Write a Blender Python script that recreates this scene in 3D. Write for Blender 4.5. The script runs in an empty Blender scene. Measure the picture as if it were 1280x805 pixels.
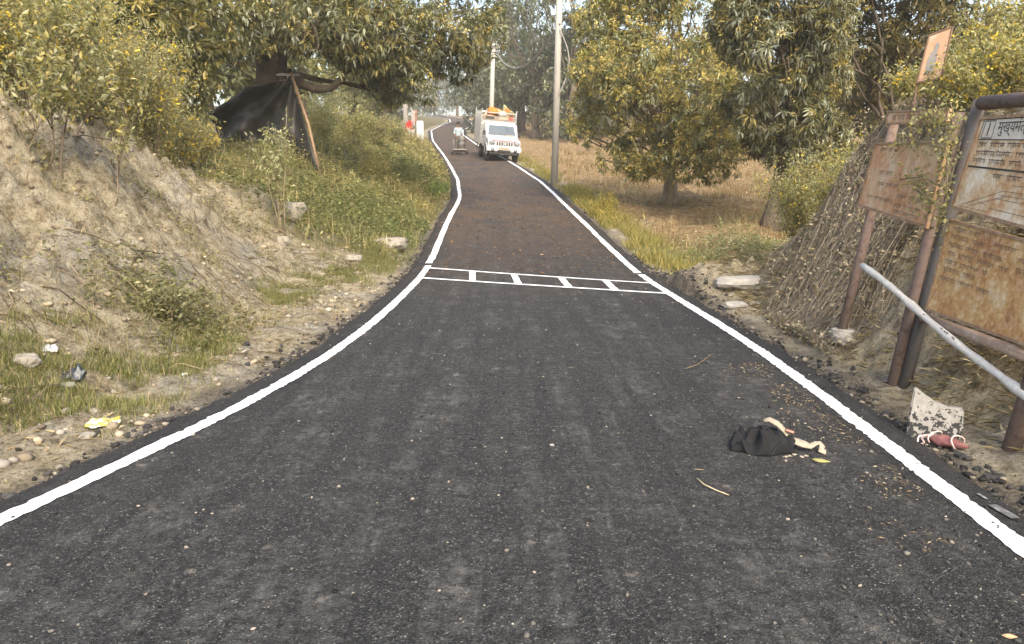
import bpy, bmesh, math, random
import numpy as np
from mathutils import Vector, Matrix

random.seed(7)
RNG = np.random.default_rng(11)
SC = bpy.context.scene
COL = SC.collection
R = math.radians

# ------------------------------------------------------------------ camera
F_PX, CX, CY, PITCH, CAM_H = 950.0, 640.0, 402.5, R(10.4), 1.5
cam_d = bpy.data.cameras.new('camera')
cam_d.sensor_width = 36.0
cam_d.lens = F_PX / 1280.0 * 36.0
cam_d.clip_start = 0.05
cam_d.clip_end = 5000
cam = bpy.data.objects.new('camera', cam_d)
COL.objects.link(cam)
cam.location = (0, 0, CAM_H)
cam.rotation_euler = (R(90) - PITCH, 0, 0)
SC.camera = cam

# ------------------------------------------------------------------ sky, sun, exposure
SUN_EL, SUN_AZ = R(42), R(166)            # azimuth from +Y (view direction) towards +X
world = bpy.data.worlds.new('World')
SC.world = world
world.use_nodes = True
wn = world.node_tree
wn.nodes.clear()
sky = wn.nodes.new('ShaderNodeTexSky')
sky.sky_type = 'NISHITA'
sky.sun_disc = False
sky.sun_elevation = SUN_EL
sky.sun_rotation = SUN_AZ
sky.air_density = 1.2
sky.dust_density = 4.5
sky.ozone_density = 0.6
bg = wn.nodes.new('ShaderNodeBackground')
bg.inputs['Strength'].default_value = 0.15
wo = wn.nodes.new('ShaderNodeOutputWorld')
wn.links.new(sky.outputs[0], bg.inputs[0])
wn.links.new(bg.outputs[0], wo.inputs[0])
sun_d = bpy.data.lights.new('sun', 'SUN')
sun_d.energy = 1.5
sun_d.angle = R(18)
sun_d.color = (1.0, 0.905, 0.75)
sun = bpy.data.objects.new('sun', sun_d)
COL.objects.link(sun)
sdir = Vector((math.sin(SUN_AZ) * math.cos(SUN_EL), math.cos(SUN_AZ) * math.cos(SUN_EL), math.sin(SUN_EL)))
sun.rotation_euler = sdir.to_track_quat('Z', 'Y').to_euler()
sun.location = (20, 10, 30)
SC.view_settings.view_transform = 'Standard'
SC.view_settings.look = 'None'
SC.view_settings.gamma = 1.0
SC.view_settings.use_curve_mapping = False
SC.view_settings.exposure = 1.62
SC.cycles.max_bounces = 6
SC.cycles.diffuse_bounces = 3
SC.cycles.transparent_max_bounces = 8

# ------------------------------------------------------------------ numeric helpers
def smooth(a, b, x):
    t = np.clip((np.asarray(x, float) - a) / (b - a), 0, 1)
    return t * t * (3 - 2 * t)

def _hash(i, j, s):
    n = (i * 374761393 + j * 668265263 + s * 974634777) & 0xFFFFFFFF
    n = ((n ^ (n >> 13)) * 1274126177) & 0xFFFFFFFF
    return ((n ^ (n >> 16)) & 0xFFFF) / 65535.0

def vn(x, y, s=0):
    x = np.asarray(x, float); y = np.asarray(y, float)
    i = np.floor(x).astype(np.int64); j = np.floor(y).astype(np.int64)
    u = x - i; v = y - j
    u = u * u * (3 - 2 * u); v = v * v * (3 - 2 * v)
    a = _hash(i, j, s); b = _hash(i + 1, j, s); c = _hash(i, j + 1, s); d = _hash(i + 1, j + 1, s)
    return (a * (1 - u) + b * u) * (1 - v) + (c * (1 - u) + d * u) * v - 0.5

def fbm(x, y, o=4, s=0):
    r = 0; a = 1.0; f = 1.0
    for k in range(o):
        r = r + a * vn(np.asarray(x) * f + 13.7 * k, np.asarray(y) * f - 7.1 * k, s + k); a *= .5; f *= 2.03
    return r

def ray(px, py):
    dx = (px - CX) / F_PX; dy = (CY - py) / F_PX
    c, s = math.cos(PITCH), math.sin(PITCH)
    return np.array([dx, c + dy * s, -s + dy * c])

O = np.array([0, 0, CAM_H])
def at(px, py, Y):                        # point on the pixel's ray at forward distance Y
    d = ray(px, py)
    return O + d * (Y / d[1])

def project(p):
    q = np.asarray(p, float) - O
    c, s = math.cos(PITCH), math.sin(PITCH)
    fw = q[1] * c - q[2] * s; up = q[1] * s + q[2] * c
    return CX + F_PX * q[0] / fw, CY - F_PX * up / fw

# ------------------------------------------------------------------ road lines measured on the photo
PROF_Y = [-60, 0, 9, 12, 15.5, 19, 23.4, 31, 39, 54, 73, 110, 160, 400, 4000]
PROF_Z = [0, 0, 0, .05, .30, .60, .97, 1.72, 2.6, 4.15, 6.1, 9.9, 15, 26, 26]
_py = np.concatenate([np.arange(-60, 170, .25), np.linspace(170, 4000, 400)])
_pz = np.interp(_py, PROF_Y, PROF_Z)
_k = np.hanning(17); _k /= _k.sum()
_n = 920
_pz[8:_n - 8] = np.convolve(_pz[:_n], _k, 'valid')[:_n - 16]
def prof(Y): return np.interp(Y, _py, _pz)

def hit_road(px, py):
    d = ray(px, py); Y = np.geomspace(1.5, 300, 6000)
    z = CAM_H + d[2] / d[1] * Y
    i = np.argmax(z < prof(Y))
    return np.array([d[0] / d[1] * Y[i], Y[i]])

LEFT_PX = [(0, 651), (120, 598), (240, 546), (310, 510), (390, 463), (450, 418), (500, 371), (538, 331), (546, 308), (554, 290),
           (562, 270), (572, 255), (575, 246), (572, 224), (565, 211), (554, 193), (541, 176), (539, 163), (551, 157), (563, 152.6), (562, 149)]
RIGHT_PX = [(1280, 692), (1150, 590), (1000, 470), (900, 404), (838, 368), (800, 343), (745, 292), (722, 270), (695, 244), (675, 226),
            (648, 208.5), (637, 202), (623, 194), (596, 180.6), (579, 168.5), (579, 163), (589, 157.5), (590, 153.7), (581, 148)]
def line_table(pts, near):
    q = [near] + [tuple(hit_road(*p)) for p in pts]
    q.sort(key=lambda t: t[1])
    q.append((q[-1][0] - 6, q[-1][1] + 25))
    q.append((q[-1][0] - 40, 400)); q.append((q[-1][0], 4000))
    xs, ys = zip(*q)
    g = np.concatenate([np.arange(-60, 170, .25), np.linspace(170, 4000, 400)])
    v = np.interp(g, ys, xs)
    v0 = v.copy()
    for kn, i0, i1 in ((31, 0, 320), (9, 320, 920)):
        k = np.hanning(kn); k /= k.sum(); h_ = kn // 2
        c_ = np.convolve(np.pad(v0[:920], h_, mode='edge'), k, 'valid')
        v[i0:i1] = c_[i0:i1]
    w = smooth(15, 25, g[:920]); k = np.hanning(31); k /= k.sum()
    v[:920] = np.convolve(np.pad(v0[:920], 15, mode='edge'), k, 'valid') * (1 - w) + v[:920] * w
    return g, v
LT = line_table(LEFT_PX, (-3.1, 0.6))
RT = line_table(RIGHT_PX, (2.06, 0.6))
def xl(Y): return np.interp(Y, *LT)
def xr(Y): return np.interp(Y, *RT)
def edge_l(Y): return xl(Y) - .25 - .05 * vn(np.asarray(Y) * 1.3, 0 * np.asarray(Y), 5) - .05 * vn(np.asarray(Y) * 7, 0 * np.asarray(Y), 6)
def edge_r(Y): return xr(Y) + .23 + .05 * vn(np.asarray(Y) * 1.3, 0 * np.asarray(Y), 7) + .05 * vn(np.asarray(Y) * 7, 0 * np.asarray(Y), 8)

HEAP = hit_road(893, 362)
def ground(x, Y):
    x = np.asarray(x, float); Y = np.asarray(Y, float)
    z = prof(Y)
    dl = xl(Y) - .25 - x
    dr = x - xr(Y) - .23
    n1 = fbm(x * .9, Y * .9, 4, 20); n2 = fbm(x * 4.2, Y * 4.2, 4, 30); n3 = np.abs(fbm(x * 2.3 + .4 * n1, Y * 2.3, 4, 33)); n4 = fbm(x * 8.5, Y * 8.5, 3, 37); n5 = np.abs(fbm(x * 1.3 + .6 * n1, Y * 6.0 + 1.2 * x, 3, 39))
    # left: bare mound beside the near road, then a weedy bank
    m = 1 - smooth(10.6, 13.4, Y)
    d0 = .85 + .75 * smooth(6.5, 11.5, Y)
    s = np.clip((dl - d0) / 2.4, 0, 1)
    prof_m = (1.62 + .68 * smooth(5.5, 9.5, Y) - .15 * smooth(10, 12, Y)) * (.55 * s + .45 * s * s * (3 - 2 * s))
    L1 = np.where(dl > 0, prof_m + .05 * np.clip(dl, 0, .6) + np.clip(dl - d0 - 2.3, 0, 4) * .06, 0)
    L1 = L1 + smooth(.2, .9, s) * (n1 * .36 + n2 * .28 - n3 * .40 + n4 * .20 - n5 * .20) + smooth(0, .5, dl) * (n2 * .07 + n4 * .03)
    L2 = .46 * np.clip(dl - .2, 0, 3.3) + .1 * np.clip(dl - 3.5, 0, 12) + smooth(.2, 1.5, dl) * (n1 * .35 + n2 * .1)
    # a spur of the field keeps the far bank of the hill close to the road
    L = m * L1 + (1 - m) * L2
    # right: steep clay bank behind the boards, then an open field
    mr = 1 - smooth(8.8, 11.2, Y)
    r0 = .5 + .35 * smooth(8.6, 10.8, Y)
    sr = np.clip((dr - r0) / 1.45, 0, 1)
    R1 = 2.2 * (.75 * sr + .25 * sr * sr * (3 - 2 * sr)) + np.clip(dr - r0 - 1.4, 0, 5) * .10 + .08 * np.clip(dr, 0, .6)
    R1 = R1 + smooth(.1, .7, sr) * (n1 * .3 + n2 * .2) + smooth(.1, .5, dr) * n2 * .07
    R2 = smooth(0, 1.5, dr) * (n1 * .28 + n2 * .08) - .06 * smooth(.2, 1.0, dr) + .04 * np.clip(dr - 8, 0, 30)
    hp = np.exp(-(((x - HEAP[0] - .25) / .9) ** 2 + ((Y - HEAP[1]) / 1.0) ** 2))
    R2 = R2 + hp * (.42 + n2 * .25 + n4 * .1)
    Rr = mr * R1 + (1 - mr) * R2 + hp * mr * .2
    Rr = Rr - .075 * smooth(-.1, .1, dr) * (1 - smooth(.5, 1.1, dr)) * smooth(34.5, 37, Y) * (1 - smooth(43, 46, Y))     # worn rut beside the asphalt
    far = smooth(45, 85, Y)
    out = z - .045 + np.where(dl > 0, L * (1 - .93 * far), 0) + np.where(dr > 0, Rr, 0) + n2 * .012
    inside = (dl < .02) & (dr < .02)
    return np.where(inside, z - .09, out)

def hit(px, py, ymin=1.5, ymax=400):
    d = ray(px, py); Y = np.geomspace(ymin, ymax, 5000)
    z = CAM_H + d[2] / d[1] * Y; x = d[0] / d[1] * Y
    on = (x > xl(Y) - .25) & (x < xr(Y) + .23)
    g = np.where(on, prof(Y), ground(x, Y))
    i = int(np.argmax(z < g))
    return np.array([x[i], Y[i], float(g[i])])

def gz(x, y): return float(ground(np.array([x]), np.array([y]))[0])

# ------------------------------------------------------------------ object helpers
def tag(o, label=None, cat=None, group=None, kind=None):
    if label: o['label'] = label
    if cat: o['category'] = cat
    if group: o['group'] = group
    if kind: o['kind'] = kind
    return o

def link(name, me, mat=None, parent=None):
    o = bpy.data.objects.new(name, me)
    COL.objects.link(o)
    if mat is not None and len(me.materials) == 0: me.materials.append(mat)
    if parent is not None: o.parent = parent
    return o

def empty(name, loc, rot=(0, 0, 0)):
    o = bpy.data.objects.new(name, None)
    o.empty_display_size = .2
    COL.objects.link(o)
    o.location = tuple(float(c) for c in loc); o.rotation_euler = rot
    return o

def np_mesh(name, V, T, cols=None, smooth_shade=False):
    """triangle mesh from arrays; cols = per-vertex rgb"""
    V = np.ascontiguousarray(V, np.float32); T = np.ascontiguousarray(T, np.int32)
    me = bpy.data.meshes.new(name)
    me.vertices.add(len(V)); me.vertices.foreach_set('co', V.ravel())
    me.loops.add(T.size); me.loops.foreach_set('vertex_index', T.ravel())
    me.polygons.add(len(T))
    me.polygons.foreach_set('loop_start', np.arange(0, T.size, 3, dtype=np.int32))
    me.polygons.foreach_set('loop_total', np.full(len(T), 3, np.int32))
    if smooth_shade: me.polygons.foreach_set('use_smooth', np.ones(len(T), bool))
    if cols is not None:
        a = me.attributes.new('col', 'FLOAT_COLOR', 'POINT')
        c4 = np.ones((len(V), 4), np.float32); c4[:, :3] = cols
        a.data.foreach_set('color', c4.ravel())
    me.update(calc_edges=True)
    return me

def frames(d, up=None):
    """orthonormal frames (N,3,3) whose first column is d"""
    d = d / np.maximum(np.linalg.norm(d, axis=1, keepdims=True), 1e-9)
    if up is None: up = np.tile([0, 0, 1.0], (len(d), 1))
    b = np.cross(up, d); nb = np.linalg.norm(b, axis=1, keepdims=True)
    b = np.where(nb < 1e-4, np.array([[0, 1.0, 0]]), b / np.maximum(nb, 1e-9))
    n = np.cross(d, b)
    return np.stack([d, b, n], axis=2)

def stamp(tv, tt, pos, M, cols):
    """copies of a template, N transforms -> one vertex/triangle/colour set"""
    N, k = len(pos), len(tv)
    V = (np.einsum('nij,kj->nki', M, tv) + pos[:, None, :]).reshape(-1, 3)
    T = (tt[None] + (np.arange(N) * k)[:, None, None]).reshape(-1, 3)
    C = np.repeat(cols, k, axis=0)
    return V, T, C

def merge(parts):
    Vs, Ts, Cs, n = [], [], [], 0
    for V, T, C in parts:
        Vs.append(V); Ts.append(T + n); Cs.append(C); n += len(V)
    return np.concatenate(Vs), np.concatenate(Ts), np.concatenate(Cs)

def pick(pal, n, jit=.18):
    pal = np.array([p[:3] for p in pal]); w = None
    c = pal[RNG.integers(0, len(pal), n)]
    return np.clip(c * (1 + jit * RNG.normal(size=(n, 1))), .005, 1)

class MB:
    """collects faces for one mesh object"""
    def __init__(s): s.v = []; s.f = []
    def add(s, vs, fs):
        n = len(s.v); s.v += [tuple(float(c) for c in v) for v in vs]; s.f += [tuple(i + n for i in f) for f in fs]; return s
    def box(s, x0, x1, y0, y1, z0, z1, M=None):
        vs = [(x, y, z) for x in (x0, x1) for y in (y0, y1) for z in (z0, z1)]
        if M is not None: vs = [tuple(M @ Vector(v)) for v in vs]
        return s.add(vs, [(0, 1, 3, 2), (4, 6, 7, 5), (0, 4, 5, 1), (2, 3, 7, 6), (0, 2, 6, 4), (1, 5, 7, 3)])
    def prism(s, poly, a0, a1, axis='x'):
        n = len(poly)
        mk = (lambda p, a: (a, p[0], p[1])) if axis == 'x' else ((lambda p, a: (p[0], a, p[1])) if axis == 'y' else (lambda p, a: (p[0], p[1], a)))
        vs = [mk(p, a0) for p in poly] + [mk(p, a1) for p in poly]
        return s.add(vs, [tuple(range(n))[::-1], tuple(range(n, 2 * n))] + [(i, (i + 1) % n, n + (i + 1) % n, n + i) for i in range(n)])
    def tube(s, pts, rad, n=8, cap=True):
        pts = [Vector(tuple(map(float, p))) for p in pts]
        if not hasattr(rad, '__len__'): rad = [rad] * len(pts)
        vs = []; ref = None
        for i, p in enumerate(pts):
            t = (pts[min(i + 1, len(pts) - 1)] - pts[max(i - 1, 0)]).normalized()
            if ref is None: ref = t.orthogonal().normalized()
            ref = (ref - t * ref.dot(t)).normalized(); b = t.cross(ref)
            for k in range(n):
                a = 2 * math.pi * k / n
                vs.append(p + (ref * math.cos(a) + b * math.sin(a)) * rad[i])
        fs = [(i * n + k, i * n + (k + 1) % n, (i + 1) * n + (k + 1) % n, (i + 1) * n + k) for i in range(len(pts) - 1) for k in range(n)]
        if cap: fs += [tuple(range(n))[::-1], tuple(range((len(pts) - 1) * n, len(pts) * n))]
        return s.add(vs, fs)
    def lathe(s, prof_, n=20, axis='z', c=(0, 0, 0)):
        vs = []; m = len(prof_)
        for r, h in prof_:
            for k in range(n):
                a = 2 * math.pi * k / n; p, q = r * math.cos(a), r * math.sin(a)
                v = (p, q, h) if axis == 'z' else ((h, p, q) if axis == 'x' else (p, h, q))
                vs.append((v[0] + c[0], v[1] + c[1], v[2] + c[2]))
        fs = [(i * n + k, i * n + (k + 1) % n, (i + 1) * n + (k + 1) % n, (i + 1) * n + k) for i in range(m - 1) for k in range(n)]
        return s.add(vs, fs + [tuple(range(n))[::-1], tuple(range((m - 1) * n, m * n))])
    def slab(s, q, nrm, th):                 # quad (4 points) given thickness along nrm
        q = [Vector(tuple(map(float, p))) for p in q]; n = Vector(tuple(map(float, nrm))).normalized() * th
        vs = q + [p + n for p in q]
        return s.add(vs, [(3, 2, 1, 0), (4, 5, 6, 7), (0, 1, 5, 4), (1, 2, 6, 5), (2, 3, 7, 6), (3, 0, 4, 7)])
    def build(s, name, mat, parent=None, smooth_shade=False, bevel=0, off=None):
        me = bpy.data.meshes.new(name)
        v = s.v if off is None else [(a - off[0], b - off[1], c - off[2]) for a, b, c in s.v]
        me.from_pydata(v, [], s.f)
        bm = bmesh.new(); bm.from_mesh(me); bmesh.ops.recalc_face_normals(bm, faces=bm.faces)
        if bevel:
            bmesh.ops.bevel(bm, geom=[e for e in bm.edges if e.is_manifold and e.calc_face_angle(0) > .5], offset=bevel, segments=2, affect='EDGES', clamp_overlap=True)
        bm.to_mesh(me); bm.free()
        if smooth_shade:
            me.polygons.foreach_set('use_smooth', [True] * len(me.polygons))
        return link(name, me, mat, parent)

# ------------------------------------------------------------------ materials
def nodes(name):
    m = bpy.data.materials.new(name); m.use_nodes = True
    nt = m.node_tree; p = nt.nodes['Principled BSDF']
    return m, nt, p

def ramp(nt, src, stops):
    r = nt.nodes.new('ShaderNodeValToRGB'); e = r.color_ramp.elements
    while len(e) < len(stops): e.new(.5)
    for el, (pos, c) in zip(e, stops):
        el.position = pos; el.color = (c[0], c[1], c[2], 1) if hasattr(c, '__len__') else (c, c, c, 1)
    nt.links.new(src, r.inputs[0]); return r.outputs[0]

def noise(nt, scale, detail=6, rough=.6, coord='Object', dist=0, stretch=None):
    tc = nt.nodes.new('ShaderNodeTexCoord'); n = nt.nodes.new('ShaderNodeTexNoise')
    n.inputs['Scale'].default_value = scale; n.inputs['Detail'].default_value = detail
    n.inputs['Roughness'].default_value = rough; n.inputs['Distortion'].default_value = dist
    if stretch:
        mp = nt.nodes.new('ShaderNodeMapping'); mp.inputs['Scale'].default_value = stretch
        nt.links.new(tc.outputs[coord], mp.inputs[0]); nt.links.new(mp.outputs[0], n.inputs['Vector'])
    else: nt.links.new(tc.outputs[coord], n.inputs['Vector'])
    return n.outputs['Fac']

def mixc(nt, fac, a, b):
    m = nt.nodes.new('ShaderNodeMix'); m.data_type = 'RGBA'
    for sock, v in ((m.inputs[0], fac), (m.inputs[6], a), (m.inputs[7], b)):
        if hasattr(v, 'is_linked'): nt.links.new(v, sock)
        elif hasattr(v, '__len__'): sock.default_value = (v[0], v[1], v[2], 1)
        else: sock.default_value = v
    return m.outputs[2]

def bump(nt, p, h, strength=.4, dist=.02):
    b = nt.nodes.new('ShaderNodeBump'); b.inputs['Strength'].default_value = strength; b.inputs['Distance'].default_value = dist
    nt.links.new(h, b.inputs['Height']); nt.links.new(b.outputs[0], p.inputs['Normal'])

def mat(name, c1, c2=None, c3=None, scale=6, rough=.75, bumps=.3, bscale=None, bd=.01, metal=0, stretch=None, spec=.3):
    m, nt, p = nodes(name)
    p.inputs['Roughness'].default_value = rough; p.inputs['Metallic'].default_value = metal
    p.inputs['Specular IOR Level'].default_value = spec
    c2 = c2 or tuple(c * .75 for c in c1)
    st = [(.32, c1), (.62, c2)] if c3 is None else [(.28, c1), (.5, c2), (.72, c3)]
    n = noise(nt, scale, 8, .65, stretch=stretch)
    nt.links.new(ramp(nt, n, st), p.inputs['Base Color'])
    if bumps: bump(nt, p, noise(nt, bscale or scale * 4, 6, .7, stretch=stretch), bumps, bd)
    return m

def leaf_mat(name, trans=.35, rough=.5, spec=.35):
    m, nt, p = nodes(name)
    a = nt.nodes.new('ShaderNodeAttribute'); a.attribute_name = 'col'
    nt.links.new(a.outputs['Color'], p.inputs['Base Color'])
    p.inputs['Roughness'].default_value = rough; p.inputs['Specular IOR Level'].default_value = spec
    t = nt.nodes.new('ShaderNodeBsdfTranslucent'); mx = nt.nodes.new('ShaderNodeMixShader')
    g = nt.nodes.new('ShaderNodeMix'); g.data_type = 'RGBA'; g.blend_type = 'MULTIPLY'; g.inputs[0].default_value = 1
    nt.links.new(a.outputs['Color'], g.inputs[6]); g.inputs[7].default_value = (1.5, 1.4, .7, 1)
    nt.links.new(g.outputs[2], t.inputs[0])
    mx.inputs[0].default_value = trans
    out = nt.nodes['Material Output']
    nt.links.new(p.outputs[0], mx.inputs[1]); nt.links.new(t.outputs[0], mx.inputs[2]); nt.links.new(mx.outputs[0], out.inputs[0])
    return m

M_LEAF = leaf_mat('leaf', .34, .48)
M_SMALL = leaf_mat('small_leaf', .4, .6, .2)
M_GRASS = leaf_mat('grass_blade', .35, .7, .15)
M_BLOSSOM = leaf_mat('blossom', .3, .8, .1)
M_STONE = leaf_mat('loose_stone', 0, .9, .2)
M_BARK = mat('bark', (.065, .052, .038), (.115, .092, .068), (.035, .028, .021), scale=9, rough=.95, bumps=.9, bscale=22, bd=.03, stretch=(1, 1, .25))
M_PALEBARK = mat('pale_bark', (.34, .28, .2), (.22, .18, .13), (.13, .10, .07), scale=6, rough=.95, bumps=.8, bscale=20, bd=.03, stretch=(1, 1, .3))
M_STEM = mat('stem', (.15, .12, .07), (.22, .18, .11), scale=20, rough=.9, bumps=.2)
M_DRYSTEM = mat('dry_stem', (.12, .09, .06), (.2, .16, .11), scale=15, rough=.95, bumps=.3)
M_RUST = mat('rusty_pipe', (.105, .074, .062), (.155, .115, .098), (.06, .04, .032), scale=14, rough=.92, bumps=.35, bscale=60, bd=.003, spec=.12)
M_GREYPIPE = mat('grey_paint_pipe', (.055, .053, .052), (.08, .075, .072), (.075, .052, .042), scale=9, rough=.85, bumps=.2, bscale=60, bd=.002)
M_CONC = mat('concrete', (.34, .325, .29), (.27, .255, .23), (.20, .19, .175), scale=7, rough=.95, bumps=.5, bscale=50, bd=.004)
M_POLE = mat('concrete_pole', (.42, .40, .36), (.34, .32, .29), scale=4, rough=.95, bumps=.3, bscale=30, bd=.004, stretch=(1, 1, .3))
M_ROCK = mat('pale_rock', (.33, .30, .25), (.26, .235, .195), (.19, .17, .14), scale=5, rough=.95, bumps=.7, bscale=18, bd=.02)
M_TAR = mat('tar_lump', (.022, .022, .023), (.045, .044, .043), scale=30, rough=.85, bumps=.8, bscale=60, bd=.01)
# ================================================================== SETTING
def graded(a, b, step, lo, hi, grow=1.09):
    mid = list(np.arange(a, b, step)); up = [b]; s = step
    while up[-1] < hi: s *= grow; up.append(up[-1] + s)
    dn = [a]; s = step
    while dn[-1] > lo: s *= grow; dn.append(dn[-1] - s)
    return np.array(dn[1:][::-1] + mid + up)
gx = graded(-6.8, 6.0, .055, -900, 900); gy = graded(1.8, 14, .055, -60, 1500, 1.02)
GX, GY = np.meshgrid(gx, gy)
GZ = ground(GX, GY)
nx, ny = len(gx), len(gy)
idx = np.arange(nx * ny).reshape(ny, nx)
a, b, c, d = idx[:-1, :-1].ravel(), idx[:-1, 1:].ravel(), idx[1:, 1:].ravel(), idx[1:, :-1].ravel()
T = np.concatenate([np.stack([a, b, c], 1), np.stack([a, c, d], 1)])
X_, Y_ = GX.ravel(), GY.ravel()
dl_ = xl(Y_) - .25 - X_; dr_ = X_ - xr(Y_) - .23
straw = smooth(10, 13, Y_) * smooth(.3, 1.6, dr_ + .8 * fbm(X_ * .7, Y_ * .7, 3, 71))             # straw litter of the field
weedy = smooth(12, 14.5, Y_ + 2 * fbm(X_ * .6, Y_ * .6, 3, 72)) * smooth(.15, .8, dl_)              # humus below the weeds
straw = straw * (1 - .95 * np.exp(-(((X_ - HEAP[0] - .3) / 1.3) ** 2 + ((Y_ - HEAP[1] + .3) / 1.9) ** 2)))
tarry = np.maximum(1 - smooth(.0, .28, np.abs(dl_) + .2 * fbm(X_ * 3, Y_ * 3, 3, 73)), 1 - smooth(.0, .34, np.abs(dr_) + .2 * fbm(X_ * 3, Y_ * 3, 3, 74)))
me = np_mesh('ground', np.stack([X_, Y_, GZ.ravel()], 1), T, np.stack([straw, weedy, tarry], 1), True)
m, nt, p = nodes('earth')
p.inputs['Roughness'].default_value = .97; p.inputs['Specular IOR Level'].default_value = .1
n1 = noise(nt, 1.1, 9, .62); n2 = noise(nt, 7.5, 9, .7); n3 = noise(nt, 42, 6, .75)
base = ramp(nt, n2, [(.34, (.13, .10, .062)), (.43, (.27, .225, .145)), (.51, (.365, .315, .215)), (.62, (.46, .405, .29))])
grey = ramp(nt, n2, [(.36, (.16, .145, .115)), (.49, (.31, .285, .235)), (.62, (.42, .39, .33))])
gm = ramp(nt, n1, [(.48, 0), (.62, .85)])
soil = mixc(nt, gm, base, grey)
fine = ramp(nt, n3, [(.36, .25), (.47, .85), (.58, 1.12)])
mm = nt.nodes.new('ShaderNodeMix'); mm.data_type = 'RGBA'; mm.blend_type = 'MULTIPLY'; mm.inputs[0].default_value = .75
nt.links.new(soil, mm.inputs[6]); nt.links.new(fine, mm.inputs[7])
at_ = nt.nodes.new('ShaderNodeAttribute'); at_.attribute_name = 'col'
sp = nt.nodes.new('ShaderNodeSeparateColor'); nt.links.new(at_.outputs['Color'], sp.inputs[0])
st = ramp(nt, n2, [(.36, (.13, .085, .042)), (.5, (.24, .165, .085)), (.64, (.34, .26, .155))])
wd = ramp(nt, n2, [(.3, (.07, .065, .03)), (.6, (.16, .14, .075)), (.8, (.27, .23, .14))])
td = ramp(nt, n3, [(.36, (.04, .037, .034)), (.5, (.13, .115, .095)), (.62, (.26, .22, .17))])
c1 = mixc(nt, sp.outputs[0], mm.outputs[2], st); c2 = mixc(nt, sp.outputs[1], c1, wd); c3 = mixc(nt, sp.outputs[2], c2, td)
nt.links.new(c3, p.inputs['Base Color'])
ad = nt.nodes.new('ShaderNodeMath'); ad.operation = 'ADD'; nt.links.new(n2, ad.inputs[0]); nt.links.new(n3, ad.inputs[1])
bump(nt, p, ad.outputs[0], 1.0, .06)
tag(link('ground', me, m), kind='structure')

# ---- asphalt
ry = np.concatenate([np.arange(-6, 14, .12), np.arange(14, 40, .3), np.arange(40, 160, 1.0)])
rz = prof(ry)
def road_z(Y): return np.interp(Y, ry, rz)
eL, eR = edge_l(ry), edge_r(ry)
fr = np.array([0, .04, .17, .30, .42, .9, .25, .5, .75, .9, .42, .30, .17, .04, 0])        # metres from the left edge, then fractions, then metres from the right edge
rows = []
for k in range(len(ry)):
    i0, i1 = eL[k] + fr[5], eR[k] - fr[9]
    xs = np.concatenate([eL[k] + fr[:6], i0 + (i1 - i0) * fr[6:9], eR[k] - fr[9:]])
    zz = np.full(len(fr), rz[k]); zz[0] -= .012; zz[-1] -= .012
    j1, j2 = .05 + .04 * random.random(), .05 + .04 * random.random()
    row = [(eL[k] - j1, ry[k], rz[k] - .10)] + [(x, ry[k], z) for x, z in zip(xs, zz)] + [(eR[k] + j2, ry[k], rz[k] - .10)]
    rows.append(row)
V = np.array(rows).reshape(-1, 3); w_ = len(fr) + 2
idx = np.arange(len(ry) * w_).reshape(len(ry), w_)
a, b, c, d = idx[:-1, :-1].ravel(), idx[:-1, 1:].ravel(), idx[1:, 1:].ravel(), idx[1:, :-1].ravel()
T = np.concatenate([np.stack([a, b, c], 1), np.stack([a, c, d], 1)])
m, nt, p = nodes('asphalt')
agg = nt.nodes.new('ShaderNodeTexVoronoi'); agg.inputs['Scale'].default_value = 150
tc = nt.nodes.new('ShaderNodeTexCoord'); nt.links.new(tc.outputs['Object'], agg.inputs['Vector'])
sepc = nt.nodes.new('ShaderNodeSeparateColor'); nt.links.new(agg.outputs['Color'], sepc.inputs[0])
stone = ramp(nt, sepc.outputs[0], [(0, (.009, .009, .0095)), (.35, (.018, .018, .0185)), (.7, (.033, .033, .033)), (.9, (.055, .0545, .053)), (.975, (.10, .098, .094)), (1, (.22, .21, .2))])
big = noise(nt, .55, 8, .62, dist=.4); mid = noise(nt, 2.6, 9, .7); streak = noise(nt, 1.0, 9, .72, stretch=(5.5, .3, 1)); patchy = noise(nt, 11, 8, .75); fin = noise(nt, 160, 3, .7)
dustc = ramp(nt, mid, [(.35, (.055, .054, .052)), (.65, (.135, .131, .124))])
dm = nt.nodes.new('ShaderNodeMath'); dm.operation = 'MULTIPLY'
pm = nt.nodes.new('ShaderNodeMath'); pm.operation = 'MULTIPLY'; nt.links.new(ramp(nt, streak, [(.42, 0), (.62, 1)]), pm.inputs[0]); nt.links.new(ramp(nt, patchy, [(.40, .1), (.58, 1)]), pm.inputs[1]); nt.links.new(pm.outputs[0], dm.inputs[0]); nt.links.new(ramp(nt, mid, [(.36, .15), (.62, .95)]), dm.inputs[1])
agg2 = nt.nodes.new('ShaderNodeTexVoronoi'); agg2.inputs['Scale'].default_value = 48; nt.links.new(tc.outputs['Object'], agg2.inputs['Vector'])
sep2 = nt.nodes.new('ShaderNodeSeparateColor'); nt.links.new(agg2.outputs['Color'], sep2.inputs[0])
g2 = ramp(nt, sep2.outputs[0], [(0, .7), (.5, .95), (.85, 1.1), (1, 1.5)]); g3 = ramp(nt, noise(nt, 22, 6, .8), [(.36, .7), (.5, 1.0), (.64, 1.3)])
sm1 = nt.nodes.new('ShaderNodeMix'); sm1.data_type = 'RGBA'; sm1.blend_type = 'MULTIPLY'; sm1.inputs[0].default_value = 1; nt.links.new(stone, sm1.inputs[6]); nt.links.new(g2, sm1.inputs[7])
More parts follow.
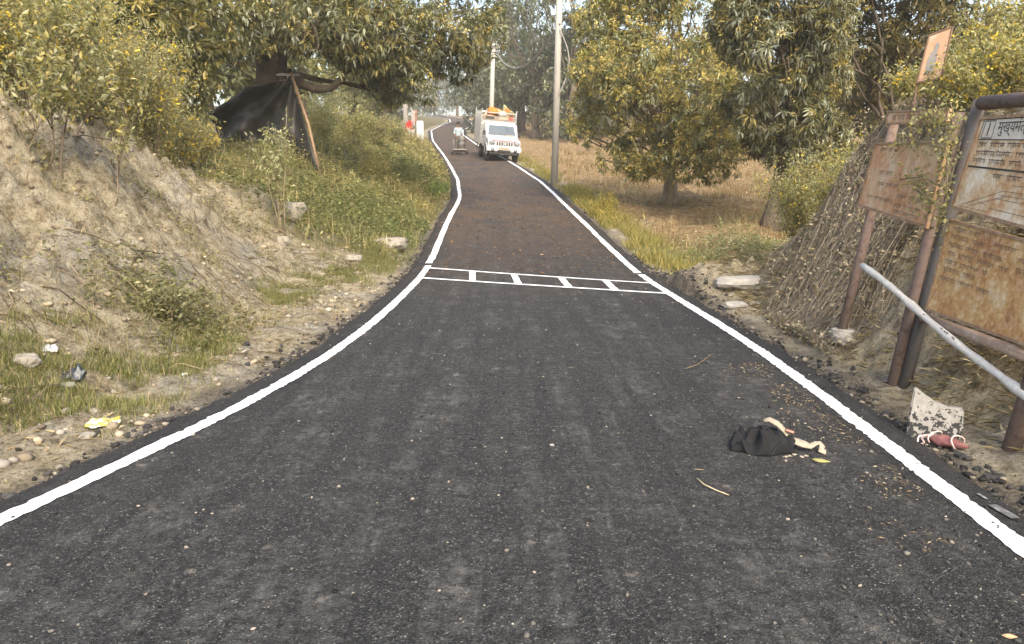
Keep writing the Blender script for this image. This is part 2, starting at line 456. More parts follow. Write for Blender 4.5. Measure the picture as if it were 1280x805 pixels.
sm2 = nt.nodes.new('ShaderNodeMix'); sm2.data_type = 'RGBA'; sm2.blend_type = 'MULTIPLY'; sm2.inputs[0].default_value = 1; nt.links.new(sm1.outputs[2], sm2.inputs[6]); nt.links.new(g3, sm2.inputs[7])
dg = nt.nodes.new('ShaderNodeMix'); dg.data_type = 'RGBA'; dg.blend_type = 'MULTIPLY'; dg.inputs[0].default_value = .8; nt.links.new(dustc, dg.inputs[6]); nt.links.new(g2, dg.inputs[7])
col1 = mixc(nt, dm.outputs[0], sm2.outputs[2], dg.outputs[2])
spot = ramp(nt, noise(nt, 5.2, 4, .55), [(.67, 0), (.72, .6)])
col2 = mixc(nt, spot, col1, (.21, .19, .16))
sx = nt.nodes.new('ShaderNodeSeparateXYZ'); nt.links.new(tc.outputs['Object'], sx.inputs[0])
mr = nt.nodes.new('ShaderNodeMapRange'); mr.inputs[1].default_value = 9; mr.inputs[2].default_value = 20; nt.links.new(sx.outputs[1], mr.inputs[0])
mu = nt.nodes.new('ShaderNodeMath'); mu.operation = 'MULTIPLY'; nt.links.new(mr.outputs[0], mu.inputs[0])
nt.links.new(ramp(nt, noise(nt, 1.3, 8, .7, stretch=(1, .6, 1)), [(.36, .15), (.54, .95)]), mu.inputs[1])
col3 = mixc(nt, mu.outputs[0], col2, ramp(nt, noise(nt, 9, 7, .7), [(.38, (.045, .034, .026)), (.62, (.135, .088, .054))]))     # brown leaf dust carried up the slope
sa = nt.nodes.new('ShaderNodeAttribute'); sa.attribute_name = 'col'; sf = nt.nodes.new('ShaderNodeMath'); sf.operation = 'MULTIPLY'; nt.links.new(sa.outputs['Fac'], sf.inputs[0]); nt.links.new(ramp(nt, mid, [(.35, .95), (.65, .6)]), sf.inputs[1]); sf2 = nt.nodes.new('ShaderNodeMath'); sf2.operation = 'MULTIPLY'; sf2.inputs[1].default_value = 2.6; nt.links.new(sf.outputs[0], sf2.inputs[0]); sf2.use_clamp = True
nt.links.new(mixc(nt, sf2.outputs[0], col3, ramp(nt, sepc.outputs[1], [(0, (.010, .010, .011)), (.85, (.022, .022, .024)), (1, (.07, .068, .064))])), p.inputs['Base Color'])
p.inputs['Roughness'].default_value = .8; p.inputs['Specular IOR Level'].default_value = .28
ad = nt.nodes.new('ShaderNodeMath'); ad.operation = 'ADD'; nt.links.new(agg.outputs['Distance'], ad.inputs[0]); nt.links.new(fin, ad.inputs[1])
ad2 = nt.nodes.new('ShaderNodeMath'); ad2.operation = 'ADD'; nt.links.new(ad.outputs[0], ad2.inputs[0]); nt.links.new(mid, ad2.inputs[1])
bump(nt, p, ad2.outputs[0], .95, .011)
shoulder = np.tile(np.array([1, 1, 1, .9, .45, .1, 0, 0, 0, 0, 0, .1, .45, .9, 1, 1, 1]), len(ry))       # black uncovered tar beside the lines
road = tag(link('road', np_mesh('road', V, T, np.stack([shoulder, shoulder * 0, shoulder * 0], 1), True), m), kind='structure')

# ---- painted markings (parts of the road)
m, nt, p = nodes('road_paint')
wr = ramp(nt, noise(nt, 30, 9, .85), [(.355, 0), (.415, 1)]); wr2 = ramp(nt, noise(nt, 3, 6, .7), [(.3, .86), (.6, 1)])
cc = mixc(nt, wr2, (.50, .50, .48), (.72, .73, .73))
nt.links.new(mixc(nt, wr, (.26, .255, .25), cc), p.inputs['Base Color'])
p.inputs['Roughness'].default_value = .6; bump(nt, p, noise(nt, 90, 4, .7), .35, .004)
M_PAINT = m
def edge_line(fx, hw, y0, y1, side, dz=0):
    ys = np.unique(np.r_[ry[(ry >= y0) & (ry <= y1)], np.arange(max(y0, 1.5), min(y1, 13), .03)])
    ys = ys[np.r_[True, np.diff(ys) > .004]]
    x = fx(ys); sl = np.gradient(x, ys); w = hw * np.sqrt(1 + sl ** 2)
    a_ = x - w + .005 * vn(ys * 2.2, ys * 0, 61) + .0045 * RNG.normal(size=len(ys)) + .008 * vn(ys * 14, ys * 0 + 3, 63); b_ = x + w + .005 * vn(ys * 2.2, ys * 0 + 5, 62) + .0045 * RNG.normal(size=len(ys)) + .008 * vn(ys * 14, ys * 0 + 7, 64)
    z = road_z(ys) + .005 + dz
    vs = []
    for k in range(len(ys)): vs += [(a_[k], ys[k], z[k]), (b_[k], ys[k], z[k])]
    me = bpy.data.meshes.new('edge_line'); me.from_pydata(vs, [], [(2 * k, 2 * k + 1, 2 * k + 3, 2 * k + 2) for k in range(len(ys) - 1)])
    return link('edge_line', me, M_PAINT, road)
edge_line(xl, .055, -5, 4.45, 0); edge_line(lambda y: xl(y) + .014, .052, 4.25, 12.85, 0, .0015); edge_line(lambda y: xl(y) - .0, .058, 13.05, 150, 0)
edge_line(xr, .052, -5, 12.0, 1); edge_line(lambda y: xr(y) - .015, .055, 12.1, 150, 1)
def paint_strip(name, p0, p1, hw):
    P0, P1 = hit_road(*p0), hit_road(*p1); dv = P1 - P0; L = np.linalg.norm(dv); t = dv / L; nn = np.array([-t[1], t[0]])
    n = max(2, int(L / .12)); vs = []
    for k in range(n + 1):
        q = P0 + dv * k / n
        for s in (-1, 1):
            r_ = q + nn * hw * s * (1 + .12 * random.uniform(-1, 1)); vs.append((r_[0], r_[1], float(road_z(r_[1])) + .0085))
    me = bpy.data.meshes.new(name); me.from_pydata(vs, [], [(2 * k, 2 * k + 1, 2 * k + 3, 2 * k + 2) for k in range(n)])
    return link(name, me, M_PAINT, road)
paint_strip('cross_line', (534, 335.2), (812, 354.2), .036)
paint_strip('cross_line', (524, 347.6), (835, 367.4), .042)
for p0, p1 in (((590.5, 339.6), (590.7, 351.2)), ((642, 343), (648, 355.2)), ((700.5, 347), (711, 359)), ((756, 350.6), (769, 363))):
    paint_strip('rung_line', p0, p1, .05)
M_PAINT = mat('rubbed_paint', (.30, .30, .30), (.10, .10, .10), (.05, .05, .05), scale=30, rough=.7, bumps=.3, bscale=80, bd=.003)
for p0, p1, hw in (((1240, 633), (1270, 650), .022), ((1222, 619), (1234, 626), .008)): paint_strip('paint_smear', p0, p1, hw)

# ================================================================== VEGETATION
LEAF_V = np.array([(0, 0, 0), (.42, .5, .10), (.42, -.5, .10), (.5, 0, 0), (1, 0, -.16)], float)
LEAF_T = np.array([(0, 3, 1), (1, 3, 4), (0, 2, 3), (2, 4, 3)])
SLEAF_V = np.array([(0, 0, 0), (.5, .5, .06), (1, 0, -.08), (.5, -.5, .06)], float)
SLEAF_T = np.array([(0, 2, 1), (0, 3, 2)])

def unit(n):
    v = RNG.normal(size=(n, 3)); return v / np.linalg.norm(v, axis=1, keepdims=True)

def leaves(pos, dirs, L, W, cols, simple=False, roll=.5):
    up = np.tile([0, 0, 1.0], (len(pos), 1)) + roll * RNG.normal(size=(len(pos), 3))
    M = frames(dirs, up)
    sc = np.stack([L, W, L], 1)
    return stamp(SLEAF_V if simple else LEAF_V, SLEAF_T if simple else LEAF_T, pos, M * sc[:, None, :], cols)

def rosettes(cent, axis, per, L, ratio, pal, droop=.55, simple=False):
    n = len(cent); c = np.repeat(cent, per, 0); ax = np.repeat(axis, per, 0)
    fr_ = frames(ax); ph = RNG.uniform(0, 2 * math.pi, n * per); el = RNG.uniform(-.15, .75, n * per)
    d = (fr_[:, :, 1] * np.cos(ph)[:, None] + fr_[:, :, 2] * np.sin(ph)[:, None]) * np.cos(el)[:, None] + ax * np.sin(el)[:, None]
    d[:, 2] -= droop * RNG.uniform(.2, 1.2, n * per)
    ll = L * RNG.uniform(.6, 1.2, n * per)
    col = np.repeat(pick(pal, n, .22), per, 0) * RNG.uniform(.9, 1.5, (n * per, 1))
    return leaves(c + d * .02, d, ll, ll * ratio, np.clip(col, .005, .9), simple, .4)

def lobes_points(lobes, n, shell=.62):
    vol = np.array([l[3] ** 2 for l in lobes]); k = RNG.choice(len(lobes), n, p=vol / vol.sum())
    cen = np.array([l[:3] for l in lobes])[k]; r = np.array([l[3] for l in lobes])[k]
    u = unit(n); rr = (RNG.uniform(shell ** 3, 1, n)) ** (1 / 3)
    rr *= 1 + .28 * fbm(u[:, 0] * 2.3 + k * 3.1, u[:, 1] * 2.3 + u[:, 2] * 1.7, 3, 9)
    pos = cen + u * (r * rr)[:, None] * np.array([1, 1, .82])
    out = RNG.uniform(size=n) < .05
    pos = pos + u * (out * r * RNG.uniform(.1, .38, n))[:, None]
    q = 1.15 / max(.5, float(np.median(r)))
    g = fbm(pos[:, 0] * q + pos[:, 1] * .5 * q, pos[:, 2] * q * 1.2 + pos[:, 1] * .4 * q, 3, 17)
    keep = g > -.20
    return pos[keep], u[keep]

def limb(mb, a, b, r0, r1, bend=.12, n=7, sides=8):
    a, b = np.asarray(a, float), np.asarray(b, float); L = np.linalg.norm(b - a)
    o1 = RNG.normal(size=3) * bend * L; o2 = RNG.normal(size=3) * bend * L * .6
    pts = []
    for t in np.linspace(0, 1, n):
        pts.append(a + (b - a) * t + o1 * (t * (1 - t)) * 1.6 + o2 * math.sin(t * 6.28) * .3)
    mb.tube(pts, [r0 + (r1 - r0) * t ** .8 for t in np.linspace(0, 1, n)], sides)
    return pts

def tree(name, base, lobes, n_ros, per, L, ratio, pal, trunk_r, fork_z, label, cat='tree', group=None, bark=None,
         blossom=0, bl_pal=None, droop=.55, simple=False, lean=(0, 0), extra=None):
    base = np.asarray(base, float)
    root = empty(name, base)
    tag(root, label, cat, group)
    lb = [(l[0] - base[0], l[1] - base[1], l[2] - base[2], l[3]) for l in lobes]
    mb = MB()
    fk = np.array([lean[0], lean[1], fork_z])
    pts = [np.array([0, 0, -.25])] + [np.array([lean[0] * t ** 1.3, lean[1] * t ** 1.3, fork_z * t]) + RNG.normal(size=3) * .04 * fork_z * .3 * t for t in np.linspace(.05, 1, 7)]
    rad = [trunk_r * 1.5, trunk_r * 1.28] + list(np.linspace(trunk_r * 1.05, trunk_r * .8, 6))
    mb.tube(pts, rad, 12)
    fk = pts[-1]
    for l in lb:
        s0 = pts[random.randint(5, 7)]
        e = np.array(l[:3])
        q = limb(mb, s0, e, trunk_r * random.uniform(.2, .36), .015, .14, 8, 7)
        for k in range(3):
            s_ = q[random.randint(3, 6)]; limb(mb, s_, e + unit(1)[0] * l[3] * .8, trunk_r * .14, .01, .15, 5, 5)
    if extra: mb.tube([e - base for e in extra], list(np.linspace(.13, .05, len(extra))), 9)
    mb.build('trunk', bark or M_BARK, root, True)
    pos, u = lobes_points(lb, n_ros)
    V, T, C = rosettes(pos, u, per, L, ratio, pal, droop, simple)
    link('crown', np_mesh('crown', V, T, C), M_LEAF, root)
    if blossom:
        pos, u = lobes_points(lb, blossom, .9)
        blossom = len(pos); k = 16; ax = u + np.array([0, 0, .5]); fr_ = frames(ax)
        c = np.repeat(pos, k, 0); tt = RNG.uniform(0, 1, blossom * k); ph = RNG.uniform(0, 6.28, blossom * k)
        F_ = np.repeat(fr_, k, 0)
        rad_ = .09 * (1 - tt) + .012
        p_ = c + F_[:, :, 0] * (tt * .24)[:, None] + (F_[:, :, 1] * np.cos(ph)[:, None] + F_[:, :, 2] * np.sin(ph)[:, None]) * rad_[:, None]
        dd = unit(blossom * k)
        ll = RNG.uniform(.035, .07, blossom * k)
        V, T, C = leaves(p_, dd, ll, ll * .8, np.repeat(pick(bl_pal, blossom, .2), k, 0), True, 2)
        tag(link('blossom', np_mesh('blossom', V, T, C), M_BLOSSOM, root), kind='stuff')
    return root

def px_lobes(lst):
    return [tuple(at(x, y, Y)) + (r,) for x, y, Y, r in lst]

PAL_MANGO = [(.10, .11, .05), (.13, .13, .06), (.08, .088, .042), (.17, .155, .065), (.21, .18, .065), (.17, .185, .13), (.26, .27, .21)]
PAL_GOLD = [(.21, .195, .065), (.27, .235, .075), (.17, .17, .06), (.13, .135, .055), (.33, .275, .09), (.18, .195, .11), (.25, .265, .18), (.16, .17, .08)]
PAL_SILVER = [(.10, .105, .06), (.18, .19, .14), (.27, .29, .23), (.13, .12, .05), (.085, .08, .035), (.17, .145, .05)]
PAL_DARK = [(.065, .065, .03), (.085, .08, .035), (.05, .052, .025), (.12, .10, .04), (.16, .125, .045)]
PAL_HAZY = [(.10, .115, .075), (.13, .14, .09), (.08, .09, .06), (.16, .165, .10), (.12, .125, .10)]
BL_GOLD = [(.40, .32, .09), (.47, .39, .14), (.34, .27, .08), (.50, .43, .20)]

# big mango over the black sheet
b1 = at(338, 186, 20.5); b1[2] = gz(b1[0], b1[1])
tree('mango_tree', b1, px_lobes([(245, 40, 19, .9), (300, 36, 18.5, .85), (345, 14, 20, 1.2), (400, 28, 18.5, 1.05), (455, 40, 19, 1.2), (452, 62, 20, .75),
     (510, 50, 19.5, 1.2), (560, 45, 20, 1.1), (598, 50, 20.5, .9), (520, 95, 20, .85), (568, 80, 21, .7), (490, 100, 21, .7), (330, -40, 20, 1.4), (430, -45, 20, 1.5),
     (520, -20, 20.5, 1.2), (280, -20, 20, 1.3), (590, 5, 21, .9), (500, 118, 21.5, .6), (372, 40, 19.2, .6)]),
     5200, 9, .21, .24, PAL_MANGO, .42, 3.1, 'large spreading mango tree rising behind the draped black sheet', blossom=260, bl_pal=BL_GOLD, lean=(.3, -.2), extra=[at(366, 92, 20.3), at(378, 106, 19.9), at(396, 112, 19.6), at(414, 110, 19.4), at(428, 98, 19.3), at(436, 75, 19.2), at(450, 45, 19.0)])
# mango in the dry field
b2 = hit(838, 252)
tree('mango_tree', b2, px_lobes([(768, 30, 22, 1.05), (748, 85, 21.5, .7), (728, 125, 22, .32), (755, 145, 22.5, .65), (732, 165, 22.3, .42), (718, 160, 22.2, .3), (790, 75, 21, .95), (775, 115, 21, .6), (820, 140, 21, .8), (850, 60, 22, 1.0), (838, 105, 20.6, .5), (865, 160, 20.8, .55),
     (880, 120, 21.5, 1.1), (800, 190, 22, .85), (850, 195, 21.5, .85), (905, 175, 21.5, .9), (770, 195, 22.5, .55), (810, 20, 22, 1.3), (880, 20, 23, 1.3), (795, -20, 22, 1.2), (925, 100, 22.5, 1.0),
     (935, 170, 23, .7), (738, 55, 22, .55), (840, -30, 23, 1.3), (800, 208, 22, .4), (890, 212, 22, .45)]),
     6000, 9, .18, .26, PAL_GOLD, .21, 1.6, 'round mango tree full of golden blossom standing in the dry field', bark=M_PALEBARK, blossom=1500, bl_pal=BL_GOLD, lean=(-.1, .1))
# tree beside the thatch of dry vines
b3 = hit(966, 283)
tree('mango_tree', b3, px_lobes([(950, 50, 17, .85), (985, 70, 16.5, .85), (1015, 55, 16.5, .75), (970, 105, 17, .7), (930, 25, 17.5, .8), (1005, 115, 17.5, .65), (960, 0, 17, .9),
     (1020, 10, 17, .9), (985, 150, 18, .6), (1030, 100, 18, .6), (960, 175, 18.5, .5), (1000, -40, 17, 1.1), (1030, 170, 18.5, .6), (925, 130, 18.5, .6), (985, 190, 17.5, .45), (1015, 200, 17, .5), (950, 150, 17.2, .5), (1010, 150, 16.8, .55)]),
     4200, 10, .22, .19, PAL_SILVER, .22, 2.2, 'mango tree with pale silvery hanging leaves and a thick leaning trunk', lean=(.45, 0), blossom=180, bl_pal=BL_GOLD)
# dark trees closing the upper corners
def side_tree(px, Y, lob, n, pal, label, r=.25, name='broadleaf_tree', L=.2):
    b = at(px, 200, Y); b[2] = gz(b[0], b[1])
    return tree(name, b, px_lobes(lob), n, 8, L, .3, pal, r, 2.6, label, simple=True)
side_tree(1110, 19, [(1060, 30, 19, 1.1), (1090, 60, 18.5, .9), (1120, 20, 19, 1.1), (1150, 45, 19.5, .9), (1100, -20, 19, 1.3), (1060, -20, 19, 1.1), (1070, 100, 19.5, .9), (1130, 85, 20, .8), (1170, 5, 19, .9)],
          2300, PAL_DARK, 'dark leafy tree behind the shrubs, between the silvery mango and the small picture board', L=.19)
side_tree(1225, 22, [(1205, 40, 22, .9), (1240, 55, 22, .8), (1215, 10, 22, .9), (1185, 70, 22, .8), (1270, 60, 23, .9), (1190, -30, 22, 1.2), (1300, 50, 22, 1.0), (1240, 90, 22, .9)],
          1500, PAL_DARK, 'thin dark tree on the bank top behind the small picture board', r=.18, L=.2)
side_tree(60, 15.5, [(20, 60, 15, 1.2), (90, 40, 15.5, 1.2), (160, 60, 15, 1.1), (210, 90, 15.5, .9), (230, 30, 16, 1.1), (60, -10, 15, 1.3), (150, -10, 16, 1.3), (-40, 40, 15, 1.4), (110, 110, 16, 1.0), (10, 120, 15.5, 1.0), (195, 125, 16.5, .8)],
          3000, [(.075, .08, .03), (.11, .105, .04), (.05, .055, .025), (.18, .15, .05), (.13, .12, .045)], 'dense dark green tree behind the yellow shrubs on the bare mound', L=.2)

def far_tree(x, Y, H, rad, pal, label, group, n=900, L=.42, gap=0):
    z0 = gz(x, Y); lob = []
    for k in range(9):
        u = unit(1)[0]; lob.append((x + u[0] * rad * .6, Y + u[1] * rad * .6, z0 + H * (.58 + .3 * u[2]), rad * random.uniform(.42, .62)))
    for k in range(7):
        u = unit(1)[0]; lob.append((x + u[0] * rad * .9, Y + u[1] * rad * .8, z0 + H * random.uniform(.06, .36), rad * random.uniform(.35, .5)))
    return tree('broadleaf_tree', (x, Y, z0), lob, n, 6, L, .42, pal, .02 * H + .05, H * .35, label, group=group, simple=True)
FL = 'tall hazy tree in the wood where the road bends away'
for px, Y, H, rad in ((668, 64, 13.5, 3.8), (645, 72, 15, 4.2), (712, 60, 12.5, 3.4), (606, 92, 13, 4.2), (652, 78, 12.5, 4.2), (700, 66, 8, 3.4), (740, 74, 10, 3.8), (630, 98, 16, 4.6), (775, 66, 9, 3.6), (672, 108, 14, 5.0), (600, 150, 12, 5.0), (622, 165, 20, 6.5),
                     (735, 110, 14, 5.2), (548, 175, 11, 5.5), (505, 118, 10, 4.6), (485, 92, 10, 4.4), (575, 190, 16, 6.5)):
    far_tree((px - 640) / 950 * Y * 1.02, Y, H, rad, PAL_HAZY, FL, 'hazy trees of the far wood', 1400, .5 if Y > 90 else .42)
for px, Y, H, rad in ((830, 52, 7, 3.4), (900, 46, 6.5, 3.2), (960, 50, 7.5, 3.6), (1040, 40, 7, 3.2), (1110, 36, 7, 3.0), (1200, 34, 7, 3.2), (1290, 30, 7, 3.0)):
    far_tree((px - 640) / 950 * Y * 1.02, Y, H, rad, [(.12, .11, .045), (.16, .14, .055), (.09, .085, .04), (.2, .165, .065)], 'olive tree at the far edge of the dry grass field', 'olive trees along the edge of the dry field', 1150, .36)
for px, Y, H, rad in ((395, 38, 7, 2.9), (450, 46, 8, 3.2), (345, 33, 7, 2.8), (490, 58, 8, 3.0), (280, 30, 8, 3), (190, 26, 7.5, 3), (90, 25, 8, 3), (-20, 24, 8, 3)):
    far_tree((px - 640) / 950 * Y * 1.02, Y, H, rad, [(.13, .135, .06), (.18, .18, .085), (.09, .10, .045), (.22, .21, .10)], 'pale green tree on the left bank behind the large mango', 'pale trees on the bank behind the mango', 1150, .34)

# ---- shrubs
def bush(name, base, H, rad, n_stem, n_leaf, L, pal, label, group=None, flower=None, upright=.6, ratio=.38, stem_r=.014, cat='shrub', mat_=None, low=.3):
    base = np.asarray(base, float); root = empty(name, base); tag(root, label, cat, group)
    mb = MB(); tips = []
    for k in range(n_stem):
        a_ = random.uniform(0, 6.28); rr = rad * math.sqrt(random.random()); h_ = H * random.uniform(.65, 1.0) * (1 - .3 * (rr / rad) ** 2)
        e = np.array([math.cos(a_) * rr, math.sin(a_) * rr, h_]); o = np.array([math.cos(a_), math.sin(a_), 0]) * .08 * random.random()
        pts = [o + np.array([0, 0, -.1])] + [o + np.array([(e[0] - o[0]) * t ** (1 + upright), (e[1] - o[1]) * t ** (1 + upright), h_ * t]) + RNG.normal(size=3) * .02 * H * t for t in np.linspace(.15, 1, 6)]
        mb.tube(pts, [stem_r * (1 - .8 * t) for t in np.linspace(0, 1, 7)], 5); tips.append(np.array(pts))
        for j in range(3):
            i = random.randint(2, 5); q = pts[i] + unit(1)[0] * np.array([1, 1, .6]) * rad * .4 + np.array([0, 0, .1 * H])
            br = [pts[i], (pts[i] + q) / 2 + unit(1)[0] * .05, q]; mb.tube(br, [stem_r * .45, stem_r * .3, stem_r * .12], 4); tips.append(np.array(br))
    mb.build('stem', M_STEM, root, True)
    k = RNG.integers(0, len(tips), n_leaf); t = RNG.uniform(low, 1, n_leaf) ** .8
    P = np.zeros((n_leaf, 3))
    for i, tp in enumerate(tips):
        s_ = k == i
        if len(tp) == 3: tt = RNG.uniform(.1, 1, s_.sum())
        else: tt = t[s_]
        f = tt * (len(tp) - 1); j = np.minimum(f.astype(int), len(tp) - 2); fr_ = (f - j)[:, None]
        P[s_] = tp[j] * (1 - fr_) + tp[j + 1] * fr_
    P += RNG.normal(size=(n_leaf, 3)) * rad * .1
    dd = unit(n_leaf) + np.array([0, 0, .15]); ll = L * RNG.uniform(.6, 1.3, n_leaf)
    V, T, C = leaves(P, dd, ll, ll * ratio, pick(pal, n_leaf, .22), True, .9)
    link('foliage', np_mesh('foliage', V, T, C), mat_ or M_SMALL, root)
    if flower:
        n = flower[0]; q = P[RNG.integers(0, n_leaf, n)] + RNG.normal(size=(n, 3)) * .02
        q = np.repeat(q, 4, 0) + RNG.normal(size=(n * 4, 3)) * .012
        V, T, C = leaves(q, unit(n * 4), np.full(n * 4, flower[1]), np.full(n * 4, flower[1] * .9), np.repeat(pick(flower[2], n, .15), 4, 0), True, 2)
        tag(link('flower', np_mesh('flower', V, T, C), M_BLOSSOM, root), kind='stuff')
    return root
PAL_OLIVE = [(.25, .24, .11), (.32, .29, .13), (.21, .21, .10), (.37, .31, .115), (.15, .155, .08), (.33, .33, .20), (.28, .28, .17)]
PAL_PALE = [(.28, .265, .12), (.35, .32, .14), (.22, .22, .10), (.38, .335, .13), (.31, .31, .19), (.18, .18, .09)]
YEL = [(.62, .45, .04), (.55, .42, .08)]
for px, Y, H, rad, n in ((-15, 9.0, 2.0, .95, 5200), (50, 9.6, 1.9, .9, 4800), (105, 10.3, 2.1, .95, 5000), (155, 11.0, 2.0, .9, 4600), (205, 12.0, 2.1, .9, 4200), (30, 11.0, 2.6, 1.1, 4200), (120, 12.4, 2.9, 1.2, 4200), (190, 13.6, 2.8, 1.1, 3600),
                        (235, 13.6, 1.3, .7, 2600), (262, 14.6, .8, .45, 1500)):
    x = (px - 640) / 950 * Y * 1.0
    bush('shrub', (x, Y, gz(x, Y)), H, rad, 15, int(n * 1.9), .052, PAL_OLIVE, 'feathery yellow-green shrub on the crest of the bare earth mound', 'yellow-green shrubs along the mound crest', (160, .035, YEL))
for px, Y, H, rad, n in ((1005, 12.6, 2.5, .85, 5200), (1050, 12.0, 2.7, .9, 5200), (1085, 11.0, 2.2, .8, 4600), (1050, 10.2, 1.2, .6, 3600), (1120, 10.0, 1.5, .7, 4200), (1175, 9.4, 1.4, .7, 4000), (1140, 11.8, 1.8, .9, 4200), (1230, 10.6, 1.7, .8, 4000), (1235, 8.6, 1.2, .65, 3600),
                        (1290, 9.6, 1.6, .8, 3600), (1290, 7.8, 1.1, .6, 3200), (1140, 8.9, .9, .5, 3000), (1195, 8.0, .85, .5, 3000), (1245, 7.2, .8, .45, 2600)):
    x = (px - 640) / 950 * Y
    bush('shrub', (x, Y, gz(x, Y)), H, rad, 15, int(n * 1.6), .046, PAL_PALE, 'pale dusty shrub with tiny yellow-green leaves on the bank above the boards', 'pale shrubs on the bank above the boards', (130, .028, YEL), ratio=.45)
# ================================================================== GROUND COVER (nobody could count it)
BLADE_V = np.array([(-.5, 0, 0), (.5, 0, 0), (-.38, .10, .5), (.38, .10, .5), (0, .34, 1)], float)
BLADE_T = np.array([(0, 1, 3), (0, 3, 2), (2, 3, 4)])
def sample(n, x0, x1, y0, y1, accept):
    X, Y = np.empty(0), np.empty(0)
    for _ in range(60):
        x = RNG.uniform(x0, x1, n * 2); y = RNG.uniform(y0, y1, n * 2)
        k = RNG.uniform(size=n * 2) < accept(x, y); X = np.r_[X, x[k]]; Y = np.r_[Y, y[k]]
        if len(X) >= n: break
    return X[:n], Y[:n]
DL = lambda x, y: xl(y) - .25 - x
DR = lambda x, y: x - xr(y) - .23
def blades(x, y, h0, h1, w, pal, lean=.35):
    n = len(x); z = ground(x, y) - .01
    a_ = RNG.uniform(0, 6.28, n); h_ = RNG.uniform(h0, h1, n)
    ax = np.stack([np.cos(a_), np.sin(a_), 0 * a_], 1); ay = np.stack([-np.sin(a_), np.cos(a_), 0 * a_], 1)
    up = np.tile([0, 0, 1.0], (n, 1)) + ay * (RNG.uniform(0, lean, n))[:, None]
    M = np.stack([ax * w * RNG.uniform(.7, 1.4, (n, 1)), ay * h_[:, None] * RNG.uniform(.3, 1.6, (n, 1)) * .8, up * h_[:, None]], 2)
    return stamp(BLADE_V, BLADE_T, np.stack([x, y, z], 1), M, pick(pal, n, .2))
GREEN = [(.10, .125, .035), (.14, .16, .05), (.19, .19, .07), (.26, .23, .11), (.085, .10, .03)]
GOLD = [(.27, .19, .095), (.34, .25, .135), (.21, .14, .065), (.40, .32, .195), (.16, .105, .05), (.25, .21, .11), (.21, .19, .09)]
STRAW = [(.36, .31, .21), (.30, .25, .165), (.42, .37, .26), (.22, .18, .12)]
def patch(x, y, cx, cy, rx, ry_): return np.exp(-(((x - cx) / rx) ** 2 + ((y - cy) / ry_) ** 2))

# verge grass: the green patches seen on the near left verge
pc = [(hit(60, 480), .8, .7), (hit(120, 455), .5, .6), (hit(225, 455), .35, .8), (hit(270, 425), .3, .8), (hit(355, 370), .4, 1.0), (hit(20, 530), .5, .3), (hit(425, 335), .6, 1.2), (hit(470, 322), .4, 1.0)]
def acc(x, y):
    r_ = np.zeros_like(x)
    for c_, rx, ry_ in pc: r_ = np.maximum(r_, patch(x, y, c_[0], c_[1], rx, ry_))
    return np.where(DL(x, y) > .22, r_ ** 1.5 * smooth(-.25, .2, fbm(x * 3, y * 3, 3, 91)), 0)
x, y = sample(36000, -6, -1.6, 2.5, 15, acc)
V, T, C = blades(x, y, .02, .11, .0042, GREEN + [(.3, .26, .13)], .9)
tag(link('verge_grass', np_mesh('verge_grass', V, T, C), M_GRASS), 'short green grass patches on the dusty left verge', 'grass', kind='stuff')

# golden field grass
x, y = sample(48000, 2.0, 22, 11.5, 46, lambda x, y: np.where(DR(x, y) > .45, smooth(-.12, .3, fbm(x * .9, y * .9, 4, 95) + .08) * smooth(.4, 1.8, DR(x, y)) * np.clip(16 / y, .25, 1) * (1 - .9 * patch(x, y, HEAP[0], HEAP[1], 1.4, 1.6)), 0))
far_ = np.clip(y / 18, 1, 2.2)
V, T, C = blades(x, y, .05, .36 * (.55 + .6 * np.clip(fbm(x * .5, y * .5, 2, 96) + .5, 0, 1)), .009 * far_[:, None], GOLD, .8)
tag(link('dry_grass', np_mesh('dry_grass', V, T, C), M_GRASS), 'golden dry grass covering the open field', 'dry grass', kind='stuff')
# green-yellow strip between road and field, right side
x, y = sample(16000, .3, 5, 11.6, 46, lambda x, y: np.where(DR(x, y) > .1, np.exp(-((DR(x, y) - .55) / .5) ** 2) * smooth(-.2, .2, fbm(x * 1.4, y * 1.1, 3, 97)) * np.clip(18 / y, .3, 1), 0))
V, T, C = blades(x, y, .07, .26, .011, [(.20, .19, .06), (.29, .25, .08), (.15, .16, .05), (.36, .29, .11)], .8)
tag(link('verge_grass', np_mesh('verge_grass', V, T, C), M_GRASS), 'yellow-green grass strip between the asphalt and the dry field', 'grass', kind='stuff')
# straw litter under the boards and over the mound foot
x, y = sample(24000, 2.2, 5.0, 2.2, 11, lambda x, y: np.where(DR(x, y) > .3, smooth(-.3, .15, fbm(x * 2.1, y * 2.1, 3, 99)) * smooth(.28, .7, DR(x, y)), 0))
n = len(x); a_ = RNG.uniform(0, 6.28, n); dd = np.stack([np.cos(a_), np.sin(a_), RNG.uniform(-.15, .45, n)], 1)
L_ = RNG.uniform(.03, .15, n)
V, T, C = leaves(np.stack([x, y, ground(x, y) + .01], 1), dd, L_, np.full(n, .0032), pick(STRAW, n, .2), True, .8)
tag(link('straw_litter', np_mesh('straw_litter', V, T, C), M_GRASS), 'dry straw strewn over the ground under the boards', 'straw', kind='stuff')
